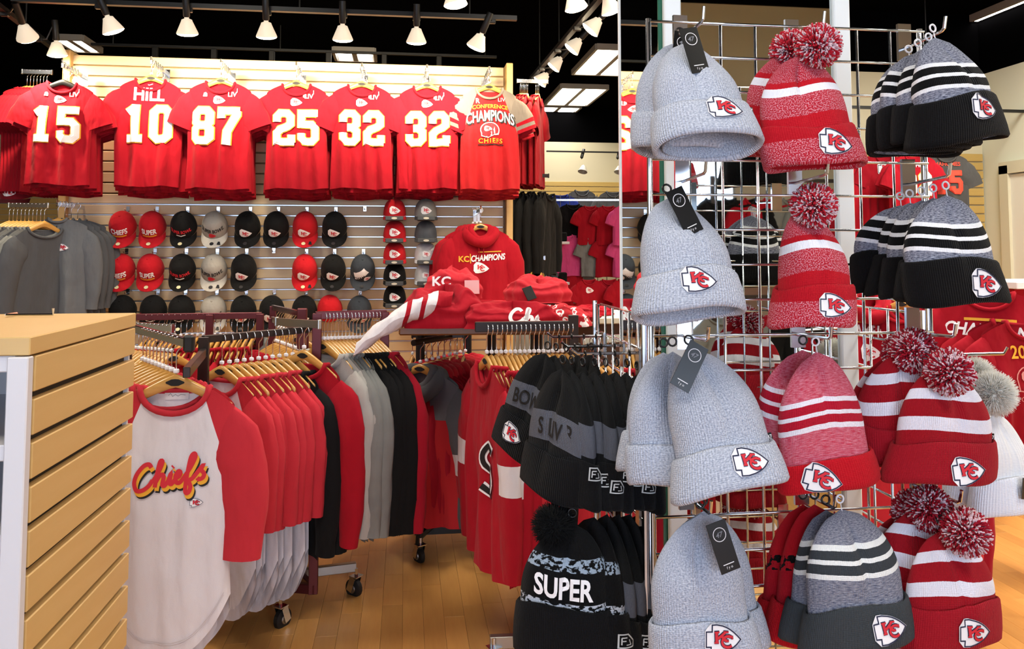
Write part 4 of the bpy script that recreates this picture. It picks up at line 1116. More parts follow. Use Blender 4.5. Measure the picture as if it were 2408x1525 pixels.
# round black rack below the table with the colour-block hooded sweatshirt
BANDM['block'] = [WHT, RED, CHARC]
BLOCKB = cloth('colour_block_jersey', '#b71a22', .08)
_n = NT('grey_over_red'); _c = _n.coord('Object'); _s = _n.n('ShaderNodeSeparateXYZ'); _n.l(_c, _s.inputs[0])
_n.l(_n.mix(_n.val('GREATER_THAN', _s.outputs[2], -.335), hx('#b0161f'), hx('#5f6064')), _n.b.inputs['Base Color']); _n.b.inputs['Roughness'].default_value = .95
garment_kind('block', _n.m, cloth('block_grey', '#5f6064'), None, T=.035, sleeve='long', seed=51, L=.66, Wd=.22, sw=.19, hood=True, bands=((.5, .66), (.66, .80), (.80, 1.1)))
t = thing('round_rack', 'black tube rack with wheeled legs under the folded clothes table', 'rack', PZ(1010, 1290, 0)); o_ = t.location.copy()
a, b = W(972, 806, 3.62), W(1100, 786, 4.1); b.z = a.z
MB().tube([L_(a), L_(a.lerp(b, .5))+Vector((.02, 0, 0)), L_(b)], .014, 10).build('rail', BLACKM, t)
c_ = L_(b)+Vector((.0, .0, 0)); MB().tube([(c_.x, c_.y, .15), c_+Vector((0, 0, .12))], .02, 10).build('post', BLACKM, t)
f1 = PZ(985, 1325, 0); f2 = PZ(975, 1240, 0)
for fx in (f1, f2, PZ(1180, 1230, 0)):
    v_ = L_((fx.x, fx.y, 0)); MB().tube([(c_.x, c_.y, .19), (v_.x*.3+c_.x*.7, v_.y*.3+c_.y*.7, .18), (v_.x, v_.y, .12), (v_.x, v_.y, .07)], .018, 8).build('leg', BLACKM, t)
    caster(t, v_, R(30))
items = [('block', 'hooded_sweatshirt', 'grey and red colour-block hooded sweatshirt with white sleeve band', 'sweatshirt', None)]+[('hood_side', 'hooded_sweatshirt', 'red hooded sweatshirt behind the grey and red colour-block one', 'sweatshirt', 'red sweatshirts behind the colour-block one')]*8
gs = row(a.lerp(b, .12), a.lerp(b, .95), items, -36, 3, 'the black round rack under the table')
kcpatch('block', .14, -.10, -.40, gs[0])
p = W(970, 770, 3.9)
a, b = W(970, 786, 3.9), W(1090, 790, 3.9); b.z = a.z
rail('rack_arm', 'far dark arm with chrome hooks under the table', a, b, mat=DKMETAL)
row(a, b, [('ls_crim', 'long_sleeve_shirt', 'dark crimson shirt in the shade under the table', 'shirt', 'crimson shirts under the table')]*9, 75, 5, 'the far dark arm under the table')
# rack H: red garments seen edge-on
t = thing('clothing_rack', 'dark rail rack of red sweatshirts beside the black beanies', 'rack', W(1240, 1400, 2.95)); t.location.z = 0; o_ = t.location.copy()
a, b = W(1122, 768, 2.9), W(1348, 766, 2.95); b.z = a.z
bars(t, 'rail', [(L_(a), L_(b))], .016, DKMETAL)
bars(t, 'post', [(L_((b.x, b.y, .1)), L_(b+Vector((0, 0, .03))))], .016, DKMETAL)
fa, fb = PZ(1158, 1508, .1), PZ(1340, 1500, .1)
bars(t, 'base_bar', [(L_((fa.x, fa.y, .1)), L_((fb.x, fb.y, .1))), (L_((b.x, b.y, .1)), L_((fb.x, fb.y, .1)))], .018, STEEL)
for e in (fa, fb): caster(t, L_((e.x, e.y, 0)), R(20))
BANDM['jersey'] = [WHT, RED, WHT]
garment_kind('jersey', RED, RED, T=.03, sleeve='long', seed=61, L=.68, Wd=.225, sw=.20, fold=.014, bands=((.42, .48), (.48, .53), (.53, .59)))
its = [('jersey', 'jersey', 'red jersey with white sleeve stripes and an S on its chest', 'jersey', None)]+[('jersey', 'jersey', 'red jersey with white sleeve stripes behind the S jersey', 'jersey', 'striped red jerseys')]*2+[('ls_red', 'long_sleeve_shirt', 'red shirt on the dark rail beside the striped jerseys', 'shirt', 'red shirts on the dark rail')]*3+[('ls_coral', 'long_sleeve_shirt', 'coral red shirt on the dark rail left of the beanies', 'shirt', 'coral shirts on the dark rail')]*3+[('ls_crim', 'long_sleeve_shirt', 'crimson shirt on the dark rail left of the beanies', 'shirt', 'crimson shirts on the dark rail')]*2+[('ls_black', 'long_sleeve_shirt', 'black shirt among the red ones on the dark rail', 'shirt', 'black shirts on the dark rail')]*2+[('ls_coral', 'long_sleeve_shirt', 'coral red shirt at the right end of the dark rail', 'shirt', 'coral shirts at the rail end')]*6
gs = row(a.lerp(b, .10), a.lerp(b, .98), its, -80, 2, 'the dark rail of red sweatshirts')
mb = MB(); fr = GM['jersey']['front']
sp = smooth([(.05, .08), (.0, .10), (-.05, .06), (-.04, .01), (.03, -.02), (.045, -.07), (0, -.11), (-.055, -.085)])
for w_, mi_, off in ((.036, 0, .003), (.02, 1, .005)): lay(mb, stroke([(p_.x*.75+.10, p_.y*.75-.47) for p_ in sp], w_, False, .01), fr, off, mi_)
mb.build('letter_print', [PRINTW, PRINTK], gs[0], False)

# ============================================================ maple display at the left
U1, V0, V1, ZT = -.65, 1.527, 2.085, 1.25
t = thing('display_cabinet', 'maple slatted display cabinet with white cubby front at the left', 'cabinet', (-1.3, 1.8, 0))
o_ = t.location.copy()
cb = lambda c, d: (L_(c), d)
MB().cbox(L_((-1.3, (V0+V1)/2, ZT-.016)), (1.3, V1-V0+.004, .032), .002).build('top_panel', MAPLE, t, False)
MB().box(L_((U1-.03, (V0+V1)/2+.01, ZT/2-.02)), (.02, V1-V0-.03, ZT-.05)).build('side_core', plain('slat_groove', '#3a2d1c', .8), t, False)
me = MB().cbox((0, 0, 0), (.018, V1-V0-.022, .0625), .002).mesh('slat', MAPLE, False)
for i in range(16):
    obj('slat', me, t, L_((U1-.009, (V0+V1)/2+.011, ZT-.032-.0762*(i+.5)+.003-.0)))
MB().cbox(L_((U1-.016, V0+.0, (ZT-.034)/2)), (.035, .022, ZT-.034), .002).build('front_stile', WHITELAM, t, False)
MB().box(L_((-1.3, V1-.01, ZT/2-.02)), (1.28, .01, ZT-.04)).build('back_panel', WHITELAM, t, False)
for i in range(8):
    z = ZT-.047-.153*i
    MB().cbox(L_((-1.305, (V0+V1)/2, z)), (1.26, V1-V0-.004, .028), .002).build('shelf', WHITELAM, t, False)
for x in (-1.07, -1.5, -1.93):
    MB().box(L_((x, (V0+V1)/2+.01, ZT/2-.02)), (.02, V1-V0-.05, ZT-.06)).build('divider', WHITELAM, t, False)
t2 = thing('tablet_stand', 'thin metal sign holder lying on the maple cabinet top', 'holder', W(70, 733, 1.85)); t2.location.z = ZT
MB().tube([(-.05, 0, .006), (.05, 0, .006), (.05, 0, .02)], .003, 6).tube([(-.05, 0, .006), (-.05, .05, .006)], .003, 6).build('wire', CHROME, t2)
# ============================================================ knitted hats
def yarn_pom(name, r, cols, n, seed, core, fur=False):
    rr = random.Random(seed); m = MB()
    m.lathe([(.0005, -r*.66)]+[(r*.66*cos(a), r*.66*sin(a)) for a in [R(x) for x in range(-75, 80, 15)]]+[(.0005, r*.66)], 16)
    for i in range(n):
        z = 1-2*(i+.5)/n; f = i*2.399963; q = sqrt(1-z*z)
        d = Vector((q*cos(f), q*sin(f), z)); d = (d+Vector((rr.gauss(0, .13), rr.gauss(0, .13), rr.gauss(0, .13)))).normalized()
        a = d.orthogonal().normalized(); b = d.cross(a)
        L = r*rr.uniform(.86, 1.06); bend = (a*rr.gauss(0, 1)+b*rr.gauss(0, 1))*r*(.10 if not fur else .06)
        w0 = .0017 if not fur else .0011; w1 = .0019 if not fur else .0003
        P0, P1, P2 = d*r*.55, d*(L*.8)+bend*.4, d*L+bend
        vs = []
        for P, w_ in ((P0, w0), (P1, (w0+w1)/2), (P2, w1)):
            for k in range(3): vs.append(P+(a*cos(k*2.094)+b*sin(k*2.094))*w_)
        m.add(vs, [(0, 1, 4, 3), (1, 2, 5, 4), (2, 0, 3, 5), (3, 4, 7, 6), (4, 5, 8, 7), (5, 3, 6, 8), (6, 7, 8)], 1+(rr.random() < cols[1]))
    return m.mesh(name, [core, cols[0], cols[2]], True, None)
YR = cloth('yarn_red', '#c11f33', .05); YW = cloth('yarn_pale', '#e3c3cc', .05); YD = cloth('yarn_dark_red', '#a5142a', .05); YC = cloth('yarn_core', '#8c1220', .05)
FURW = cloth('fur_white', '#efeade', .03); FURK = cloth('fur_black', '#0f0f10', .05)
POM = {'red': yarn_pom('pompom', .046, (YR, .45, YW), 1500, 3, YC), 'maroon': yarn_pom('pompom', .047, (YD, .45, YW), 1500, 4, YC),
       'white': yarn_pom('pompom', .052, (FURW, 0, FURW), 3600, 5, FURW, True), 'black': yarn_pom('pompom', .05, (FURK, 0, FURK), 2600, 6, FURK, True)}
HG1, HG2 = '#c9ccd4', '#999da8'
N1, N2 = '#8f94a6', '#3d4256'
KM = {
 'heather': (knit('knit_heather', [(0, '#868ea3', '#cfd4e0')], amt=(.28, .68), rib=110, stretch=(170, 330)), knit('knit_heather_cuff', [(0, '#8a92a6', '#cfd4e0')], amt=(.28, .68), rib=110, stretch=(170, 330))),
 'redpom': (knit('knit_redpom', [(0, '#bf1424', None), (.098, '#b5142a', '#dd94a2'), (.142, '#eff0fa', None), (.160, '#bf1424', None), (.172, '#b5142a', '#d68a98')], amt=(.5, .58), stretch=(260, 420)), knit('knit_redpom_cuff', [(0, '#b5142a', '#dd94a2'), (.045, '#b51222', None)], amt=(.5, .58), stretch=(260, 420))),
 'pinkstripe': (knit('knit_pink', [(0, '#c2304a', '#e08a9c'), (.110, '#f1ecf6', None), (.120, '#b61730', None), (.136, '#f1ecf6', None), (.145, '#b61730', None), (.161, '#f1ecf6', None), (.171, '#c2304a', '#e08a9c')], stretch=(40, 620), amt=(.35, .7)), knit('knit_pink_cuff', [(0, '#bb1020', None)])),
 'greystripe': (knit('knit_grey', [(0, '#545a70', '#a8a9b4'), (.128, '#eef0ef', None), (.138, '#3a3f44', None), (.155, '#eef0ef', None), (.163, '#3a3f44', None), (.180, '#eef0ef', None), (.190, '#5a5f73', '#a8a9b4')], stretch=(60, 620), amt=(.35, .7)), knit('knit_grey_cuff', [(0, '#3b4044', None)])),
 'blackgrey': (knit('knit_navygrey', [(0, N2, '#b9bccb'), (.102, '#f3f4f8', None), (.111, '#0d0e11', None), (.128, '#f3f4f8', None), (.136, '#0d0e11', None), (.153, '#f3f4f8', None), (.162, N2, '#b9bccb')], stretch=(60, 620), amt=(.35, .7)), knit('knit_black_cuff', [(0, '#0c0c0e', None)])),
 'maroon': (knit('knit_maroon', [(0, '#a01220', None), (.096, '#eceaf6', None), (.122, '#a01220', None), (.156, '#eceaf6', None), (.178, '#a01220', None)]), knit('knit_maroon_cuff', [(0, '#9c1322', None)])),
 'blacksb': (knit('knit_blackband', [(0, '#101113', None), (.105, '#62656f', '#565963'), (.170, '#131415', None)]), knit('knit_black_cuff2', [(0, '#0d0e11', None)])),
 'supers': (knit('knit_blackcamo', [(0, '#0d0e10', None), (.085, '#c3cad6', '#0d0e10'), (.112, '#0d0e10', None), (.172, '#0d0e10', '#9fb0c2'), (.196, '#0d0e10', None)], amt=(.47, .53), stretch=(35, 110)), knit('knit_black_cuff3', [(0, '#0d0e11', None)])),
 'redcheck': (knit('knit_redcheck', [(0, '#a81020', None), (.135, '#0c0c0d', '#b01422'), (.165, '#b3121f', None)], amt=(.49, .51), stretch=(25, 60)), knit('knit_redcheck_cuff', [(0, '#b3101c', None)])),
 'white': (knit('knit_white', [(0, '#eceef2', None)], rib=60), knit('knit_white_cuff', [(0, '#e9ecf5', None)], rib=90)),
}
BM = {}
def beanie_meshes(style, seed, Wd=.098, H=.235, D=.038, cuff=.072, cf=1.07, pleat=.10):
    k = (style, seed, Wd, H, D, cuff, cf)
    if k in BM: return BM[k]
    r = random.Random(seed*7+3); p1, p2, p3 = [r.uniform(0, 6) for _ in range(3)]
    def prof(t):
        return max(0.0, sin(pi/2*min(1, t/.58)))**.58*(1-.03*sin(pi*t)**2)
    def dprof(t): return D*(.25+.75*sm(t/.5))*(prof(t)**.7)
    def surf(f, t, off=0, fl=1):
        w_ = Wd*prof(t)*fl+off; d = dprof(t)*fl+off
        pl = 1+pleat*(1-t)**1.2*cos(7*f+p1)*min(1, t*6)
        wob = .004*sin(2*f+p2+5*t)*sm(t*3)
        fold_ = -.017*math.exp(-((cos(f)-.12*sin(p3+2*t))/.10)**2)*(1-t)*sm(t*4)
        s_ = sin(f); c_ = cos(f)
        y = d*s_*pl+wob*abs(s_)
        if s_ < 0: y -= fold_
        return Vector((w_*c_+.014*sin(p3)*sin(pi*t), y, -H*t+.009*sin(pi*t)*cos(2*f+p1)*(1-cuff*.8/H if t < 1-cuff/H else .3)))
    per = 2*(Wd+D)*1.55
    m = MB()
    m.grid(lambda a, b: surf(2*pi*a, b**.85 if b > 0 else 0.0, 0), 48, 26, True, 0, lambda a, b: (abs(2*a-1)*per/1, H*(1-b**.85)))
    body = m.mesh('crown', KM[style][0])
    # cuff: ring profile from inside, round the rim, up the outside, back in
    pr = [(-.004, .055), (-.004, .012), (-.001, -.002), (.004, -.005), (.009, .0), (.0105, .02), (.0105, cuff*.6), (.009, cuff-.004), (.006, cuff+.001), (.001, cuff-.004)]
    m = MB()
    def cfn(a, b):
        i = b*(len(pr)-1); j = min(int(i), len(pr)-2); q = i-j
        of = pr[j][0]*(1-q)+pr[j+1][0]*q; h = pr[j][1]*(1-q)+pr[j+1][1]*q
        f = 2*pi*a
        h += .0035*sin(2*f+p1)*(h/cuff)+.003*sin(3*f+p2)
        fl = 1+(cf-1)*(1-h/cuff)
        v = surf(f, 1-max(0, h)/H, of, fl); v.z = -H+h
        return v
    m.grid(cfn, 48, (len(pr)-1)*2, True, 0, lambda a, b: (abs(2*a-1)*per, max(0, cfn(a, b).z+H)))
    cuff_me = m.mesh('cuff', KM[style][1])
    def cmap(x, z, off=0):
        h = z; fl = 1+(cf-1)*(1-h/cuff); w_ = Wd*fl+.0105; t = 1-max(0, h)/H; c_ = max(-.95, min(.95, (x-.014*sin(p3)*sin(pi*t))/w_)); f = -math.acos(c_)
        v = surf(f, t, .0105, fl); return Vector((x, v.y-off, -H+h))
    def bmap(x, z, off=0):
        t = 1-z/H; w_ = Wd*prof(t); c_ = max(-.97, min(.97, (x-.014*sin(p3)*sin(pi*t))/w_)); v = surf(-math.acos(c_), t); return Vector((x, v.y-off, v.z))
    def emap(x, z, off=0):
        v = surf(-.15-x/.045, 1-z/H, .0105 if z < cuff else .002, 1.05 if z < cuff else 1); return Vector((v.x+off, v.y-off*.3, -H+z))
    bmap.edge = emap
    BM[k] = (body, cuff_me, cmap, bmap, H, cuff, Wd); return BM[k]
RINGK = MB().tube([(.009*cos(a), 0, .009*sin(a)) for a in [2*pi*i/12 for i in range(12)]], .0022, 6, closed=True).mesh('hang_ring', BLACKP)
RINGW = MB().tube([(.008*cos(a), 0, .008*sin(a)) for a in [2*pi*i/12 for i in range(12)]], .002, 6, closed=True).tube([(0, 0, -.008), (.002, 0, -.035)], .0012, 5).mesh('hang_ring', WHITEP)
def tag_card(parent, loc, rot, w=.040, h=.094, ring=True, small=False):
    c = MB().cbox((0, 0, -h/2), (w, .0012, h), .0004).build('hang_tag', CARDK, parent, False); c.location = loc; c.rotation_euler = rot
    m = MB(); fm = lambda x, z, o: Vector((x, -.001-o, z))
    if ring:
        lay(m, stroke([(.0125*cos(a), -.024+.0125*sin(a)) for a in [2*pi*i/20 for i in range(20)]], .0014, True), fm, .0002, 0)
        lay(m, xf(text2d("47", .02, .3), .013, 0, -.024), fm, .0004, 1)
        lay(m, xf(text2d('f y o', .0), .007, 0, -h+.008), fm, .0002, 0)
        lay(m, stroke([(-.011, -h+.015), (.011, -h+.015)], .0016), fm, .0002, 0)
    else:
        lay(m, fill([(.0, -.012), (.013, -.012), (.013, -.028), (.0, -.028)]), fm, .0002, 0)
        flag(m, .012, -.009, -.02, fm, 0)
    m.build('tag_print', [PRINTW, PRINTG], c, False)['kind'] = 'stuff'
def flag(m, s, cx, cz, mp, mi):
    """slanted pennant mark embroidered on the cuffs"""
    lay(m, xf(stroke([(-.45, .5), (.2, .5), (.65, -.1), (.55, -.5), (-.55, -.5)], .10, True), s, cx, cz), mp, .0012, mi)
    lay(m, xf(stroke([(-.28, .25), (-.34, -.28)], .09), s, cx, cz), mp, .0012, mi)
    lay(m, xf(stroke([(-.28, .25), (.1, .25)], .09), s, cx, cz), mp, .0012, mi); lay(m, xf(stroke([(-.3, 0), (.0, 0)], .09), s, cx, cz), mp, .0012, mi)
    lay(m, xf(stroke([(-.02, -.3), (.35, -.3), (.25, .1)], .07), s, cx, cz), mp, .0012, mi)
def beanie(style, label, loc, rot=(0, 0, 0), group=None, Wd=.098, H=.235, D=.038, cuff=.072, cf=1.07, seed=1, pom=None, badge=None, hang=None, hang_rot=(0, 0, 0), ring='k', extra=None, sidetab=False, pomoff=(0, -.01, .0), ringup=.02):
    body, cm, cmap, bmap, H, cuff, Wd = beanie_meshes(style, seed, Wd, H, D, cuff, cf)
    t = thing('knit_beanie', label, 'beanie', loc, [R(a) for a in rot], group)
    obj('crown', body, t); obj('cuff', cm, t)
    if pom: obj('pompom', POM[pom], t, pomoff, (0, 0, rng.uniform(0, 6)))
    if badge:
        m = MB(); w_, x_, z_ = badge[:3]; arrowhead(m, w_*.9, x_, z_, cmap, off=.0012, rot=R(badge[3] if len(badge) > 3 else 0)); m.build('badge', LOGO, t, False)
    if sidetab:
        m = MB().cbox((Wd*1.04+.006, -.004, -H+cuff+.004), (.012, .003, .015), .0006).build('side_tab', CARDK, t, False)
        m2 = MB(); lay(m2, xf(text2d('47', .01), .010, 0, 0), lambda x, z, o: Vector((Wd*1.04+.006+x, -.0058, -H+cuff+.004+z)), 0, 0); m2.build('tab_print', PRINTW, m, False)
    if hang: tag_card(t, hang, [R(a) for a in hang_rot])
    if ring: obj('hang_ring', RINGK if ring == 'k' else RINGW, t, (0, 0, ringup))
    if extra: extra(t, cmap, bmap)
    return t

# ---- grid wall tower
GU0, GV = .53, 1.70
GP = .0762; GU1 = GU0+8*GP+.04
def wire(a, b, r): return MB().tube([a, b], r, 6)
def grid_panel(label, p0, dirv, ncol, ztop, nrow, wide):
    t = thing('grid_panel', label, 'display grid', (p0[0], p0[1], 0)); d = Vector((dirv[0], dirv[1], 0))
    n = Vector((d.y, -d.x, 0))
    vm = wire((0, 0, .04), (0, 0, ztop), .0032).mesh('upright_wire', CHROME); hm = wire((0, 0, 0), d*wide, .0032).mesh('cross_wire', CHROME)
    for i in range(ncol+1): obj('upright_wire', vm, t, d*(wide*i/ncol))
    for j in range(nrow):
        z = ztop-j*GP
        if z > .05: obj('cross_wire', hm, t, Vector((0, 0, z))+n*.0062)
    for e in (0, 1):
        MB().tube([d*wide*e+n*-.010+Vector((0, 0, .02)), d*wide*e+n*-.010+Vector((0, 0, ztop+.01))], .0065, 8).build('frame_tube', CHROME, t)
    return t
ZG = PV(1690, 58, GV).z
grid_panel('tall chrome grid panel of the beanie tower facing the camera', (GU0, GV), (1, 0), 8, ZG, 26, GU1-GU0)
grid_panel('low chrome side grid carrying the black beanies', (GU0-.004, GV+.02), (0, 1), 6, 1.255, 16, .46)
grid_panel('low chrome side grid on the right of the tower with white fur hats', (GU1+.004, GV+.02), (0, 1), 6, 1.255, 16, .46)
t = thing('tower_base', 'steel base bars under the beanie grid tower', 'rack base', ((GU0+GU1)/2, GV+.25, 0))
bars(t, 'bar', [((-.33, -.26, .03), (.33, -.26, .03)), ((-.33, -.26, .03), (-.33, .24, .03)), ((.33, -.26, .03), (.33, .24, .03))], .014, STEEL)
for sx in (-1, 1):
    for sy in (-.26, .24): MB().lathe([(.0005, 0), (.02, 0), (.02, .016), (.0005, .016)], 12, Matrix.Translation((sx*.33, sy, 0))).build('foot', BLACKP, t)
RODV = GV-.006
rodz = [PV(1600, y, GV).z for y in (98, 428, 790, 1165, 1500)]
cols = [PV(x, 500, GV).x for x in (1603, 1868, 2135)]
def rod(u, z, label, L=.13, tipup=.028):
    t = thing('display_hook', label, 'hook', (u, RODV, z))
    MB().box((0, .002, .015), (.032, .008, .085)).build('bracket', CHROME, t, False)
    MB().tube([(0, 0, 0), (0, -L, .006), (0, -L-.008, .01), (0, -L-.014, tipup+.006)], .0036, 8).build('rod', CHROME, t)
rn = ('top', 'second', 'third', 'fourth', 'lowest'); cn = ('left', 'middle', 'right')
for i, u in enumerate(cols):
    for j, z in enumerate(rodz):
        rod(u, z, 'chrome hook in the %s row, %s column of the beanie tower' % (rn[j], cn[i]))

V_ = 1.545
def H_(px, py, v=V_): return PV(px, py, v)
# left column: light grey heather beanies
hk = dict(Wd=.094, H=.236, D=.055, cf=1.12, sidetab=True)
beanie('heather', 'light grey beanie with black tag, front of the top left stack', H_(1612, 100, 1.56), (-20, -2, 6), badge=(.074, .012, .045, -6), hang=(-.022, -.058, -.006), hang_rot=(10, -10, 0), seed=1, **hk)
beanie('heather', 'light grey beanie peeking out left behind the top left stack', H_(1600, 96, 1.61), (-10, 2, 2), seed=2, hang=(.0, -.02, .01), hang_rot=(0, 8, 0), Wd=.098, H=.24)
beanie('heather', 'light grey beanie with tilted tag, second row of the left column', H_(1572, 465, 1.56), (-18, -2, 4), badge=(.074, .002, .047, -3), hang=(-.012, -.056, -.004), hang_rot=(8, -22, 0), seed=3, **hk)
beanie('heather', 'light grey beanie front of the third-row left stack, leaning right', H_(1626, 822, 1.56), (-18, -8, 6), badge=(.076, .026, .042, -5), hang=(-.008, -.060, .0), hang_rot=(6, 40, 0), seed=4, Wd=.097, H=.266, D=.055, cf=1.14, sidetab=True)
beanie('heather', 'light grey beanie in the middle of the third-row left stack', H_(1582, 826, 1.60), (-6, 1, 4), seed=5, Wd=.088, H=.25)
beanie('heather', 'light grey beanie rearmost in the third-row left stack', H_(1560, 828, 1.66), (-6, 2, 0), seed=6, Wd=.088, H=.235)
beanie('heather', 'light grey beanie with round-logo tag in the fourth row of the left column', H_(1648, 1208), (-2, -1, 2), badge=(.078, .016, .048, -3), hang=(.006, -.054, .0), hang_rot=(-2, -16, 0), seed=7, Wd=.096, H=.262)
beanie('heather', 'light grey beanie behind the fourth-row left one', H_(1655, 1200, 1.60), (-2, -3, 2), seed=8, Wd=.103, H=.265)
# middle column
beanie('redpom', 'red and white heather pom beanie at the top of the middle column', H_(1882, 128), (-6, -4, 4), badge=(.078, .016, .034, -9), seed=11, Wd=.098, H=.232, pom='red', pomoff=(.03, -.02, .01), cuff=.074, ring='k')
beanie('redpom', 'red pom beanie tucked behind the top middle one', H_(1862, 120, 1.61), (-4, 1, 0), seed=12, Wd=.094, H=.225, pom='red', pomoff=(.0, -.0, .0))
beanie('redpom', 'narrow folded red pom beanie in the second row', H_(1884, 490), (-4, -2, -8), badge=(.068, .032, .036, -4), seed=13, Wd=.072, H=.232, D=.05, pom='red', pomoff=(.018, -.02, .002), cuff=.074)
beanie('pinkstripe', 'pink heather striped beanie with slanted red cuff', H_(1920, 826), (2, -6, 4), badge=(.082, -.04, .026, -16), seed=14, Wd=.096, H=.262, cuff=.055, ring='w')
beanie('pinkstripe', 'pink heather striped beanie behind the slanted one', H_(1888, 822, 1.60), (0, 2, 2), seed=15, Wd=.088, H=.245, cuff=.06)
beanie('greystripe', 'grey striped beanie with charcoal cuff in the fourth row', H_(1978, 1196), (-2, -5, 4), badge=(.078, .044, .034, 2), seed=16, Wd=.105, H=.252, cuff=.074, cf=1.12, ring='w')
beanie('greystripe', 'grey striped beanie edge peeking left of the fourth-row grey one', H_(1942, 1198, 1.585), (-1, 1, 2), seed=17, Wd=.09, H=.245)
for k, (px, v, lb) in enumerate(((1915, 1.615, 'red beanie with black checks directly behind the grey striped ones'), (1888, 1.65, 'red beanie with black checks rearmost in the fourth row'))):
    beanie('redcheck', lb, H_(px, 1185, v), (0, 2, 0), seed=18+k, Wd=.092, H=.262)
# right column
beanie('blackgrey', 'black and grey striped beanie with crooked black cuff, top right', H_(2198, 88), (-4, -9, 14), badge=(.078, .018, .058, -10), seed=21, Wd=.102, H=.225, cuff=.088, cf=1.2, ring='w', D=.05)
for k, px in enumerate((2185, 2160, 2138)):
    beanie('blackgrey', ('second', 'third', 'rearmost')[k]+' black and grey beanie of the top right stack', H_(px, 108+k*14, 1.58+k*.03), (-3, 0, 8-4*k), seed=22+k, Wd=.094, H=.212, cuff=.08, ring='w',
           extra=(lambda t, c, b: tag_card(t, (.0, -.062, -.155), (R(-5), R(-35), 0), .03, .055, False)) if k == 0 else None)
beanie('blackgrey', 'black and grey striped beanie with straight black cuff, second row right', H_(2226, 458), (-4, -2, 6), badge=(.084, .032, .036, -4), seed=25, Wd=.106, H=.222, cuff=.086, cf=1.05, ring='w')
for k, px in enumerate((2196, 2168, 2140, 2118)):
    beanie('blackgrey', ('second', 'third', 'fourth', 'rearmost')[k]+' black and grey beanie of the second row right stack', H_(px, 464+k*6, 1.575+k*.028), (-3, 0, 6-6*k), seed=26+k, Wd=.094, H=.212-.008*k, cuff=.08, ring='w')
beanie('maroon', 'dark red beanie with two white stripes and big pom, third row', H_(2208, 862), (2, 1, 2), badge=(.08, .03, .026, 6), seed=31, Wd=.108, H=.222, cuff=.074, pom='maroon', pomoff=(-.004, -.035, -.004), cf=1.1, sidetab=True)
for k, (px, py) in enumerate(((2132, 822), (2112, 830))):
    beanie('maroon', ('second', 'rearmost')[k]+' dark red striped pom beanie of the third row stack', H_(px, py, 1.60+.04*k), (2, 1, -4), seed=32+k, Wd=.098, H=.225, pom='maroon', pomoff=(.006, -.015, .0))
beanie('maroon', 'dark red beanie with two white stripes and pom, lowest full one', H_(2214, 1246), (0, -2, 2), badge=(.078, .022, .036, -2), seed=34, Wd=.1, H=.216, cuff=.08, pom='maroon', pomoff=(.030, -.03, .004), cf=1.06)
for k, (px, py) in enumerate(((2172, 1190), (2140, 1200))):
    beanie('maroon', ('second', 'rearmost')[k]+' dark red striped pom beanie of the fourth row stack', H_(px, py, 1.60+.04*k), (2, 3, -4), seed=35+k, Wd=.09, H=.215, pom='maroon', pomoff=(.004, -.012, -.0))
for k, (px, py, lb) in enumerate(((2165, 1508, 'left'), (2220, 1514, 'right'))):
    beanie('maroon', 'dark red pom beanie cut by the bottom edge, %s of the pair' % lb, H_(px, py, 1.56), (0, 0, 0), seed=37, pom='maroon', pomoff=(0, 0, .0))

# ---- black beanies on the left side grid
def side_rod(px0, px1, py, Z, label):
    a, b = W(px1, py, Z), W(px0, py, Z-.02); b.z = a.z
    t = thing('display_hook', label, 'hook', a)
    MB().tube([(0, 0, 0), (b-a), (b-a)+(b-a).normalized()*.016+Vector((0, 0, .012))], .0036, 8).build('rod', CHROME, t)
    MB().box((.004, 0, -.02), (.006, .028, .06)).build('bracket', CHROME, t, False)
    for k in range(4): MB().tube([(b-a)*(.12+.25*k)+Vector((0, .007*cos(f), .007*sin(f))) for f in [2*pi*i/10 for i in range(10)]], .0017, 5, closed=True).build('spacer_ring', BLACKP, t)
side_rod(1300, 1415, 790, 2.12, 'rearmost chrome rod over the black beanies')
side_rod(1335, 1460, 812, 1.98, 'middle chrome rod over the black beanies')
side_rod(1358, 1497, 829, 1.84, 'front chrome rod over the black beanies')
side_rod(1355, 1497, 1178, 1.84, 'chrome rod over the lower black beanies')
def sbx(txt, fl=True, badge=False, fz=.055):
    def f(t, cmap, bmap):
        m = MB(); lay(m, xf(text2d(txt, .02), .036, 0, .137, sy=.052), bmap, .003, 0); m.build('lettering', PRINTK, t, False)
        if fl:
            m = MB(); flag(m, .025, -.0, fz, lambda x, z, o: bmap.edge(-x, z, o), 0); m.build('pennant_mark', plain('silver_thread', '#b9bdbf', .7), t, False)
    return f
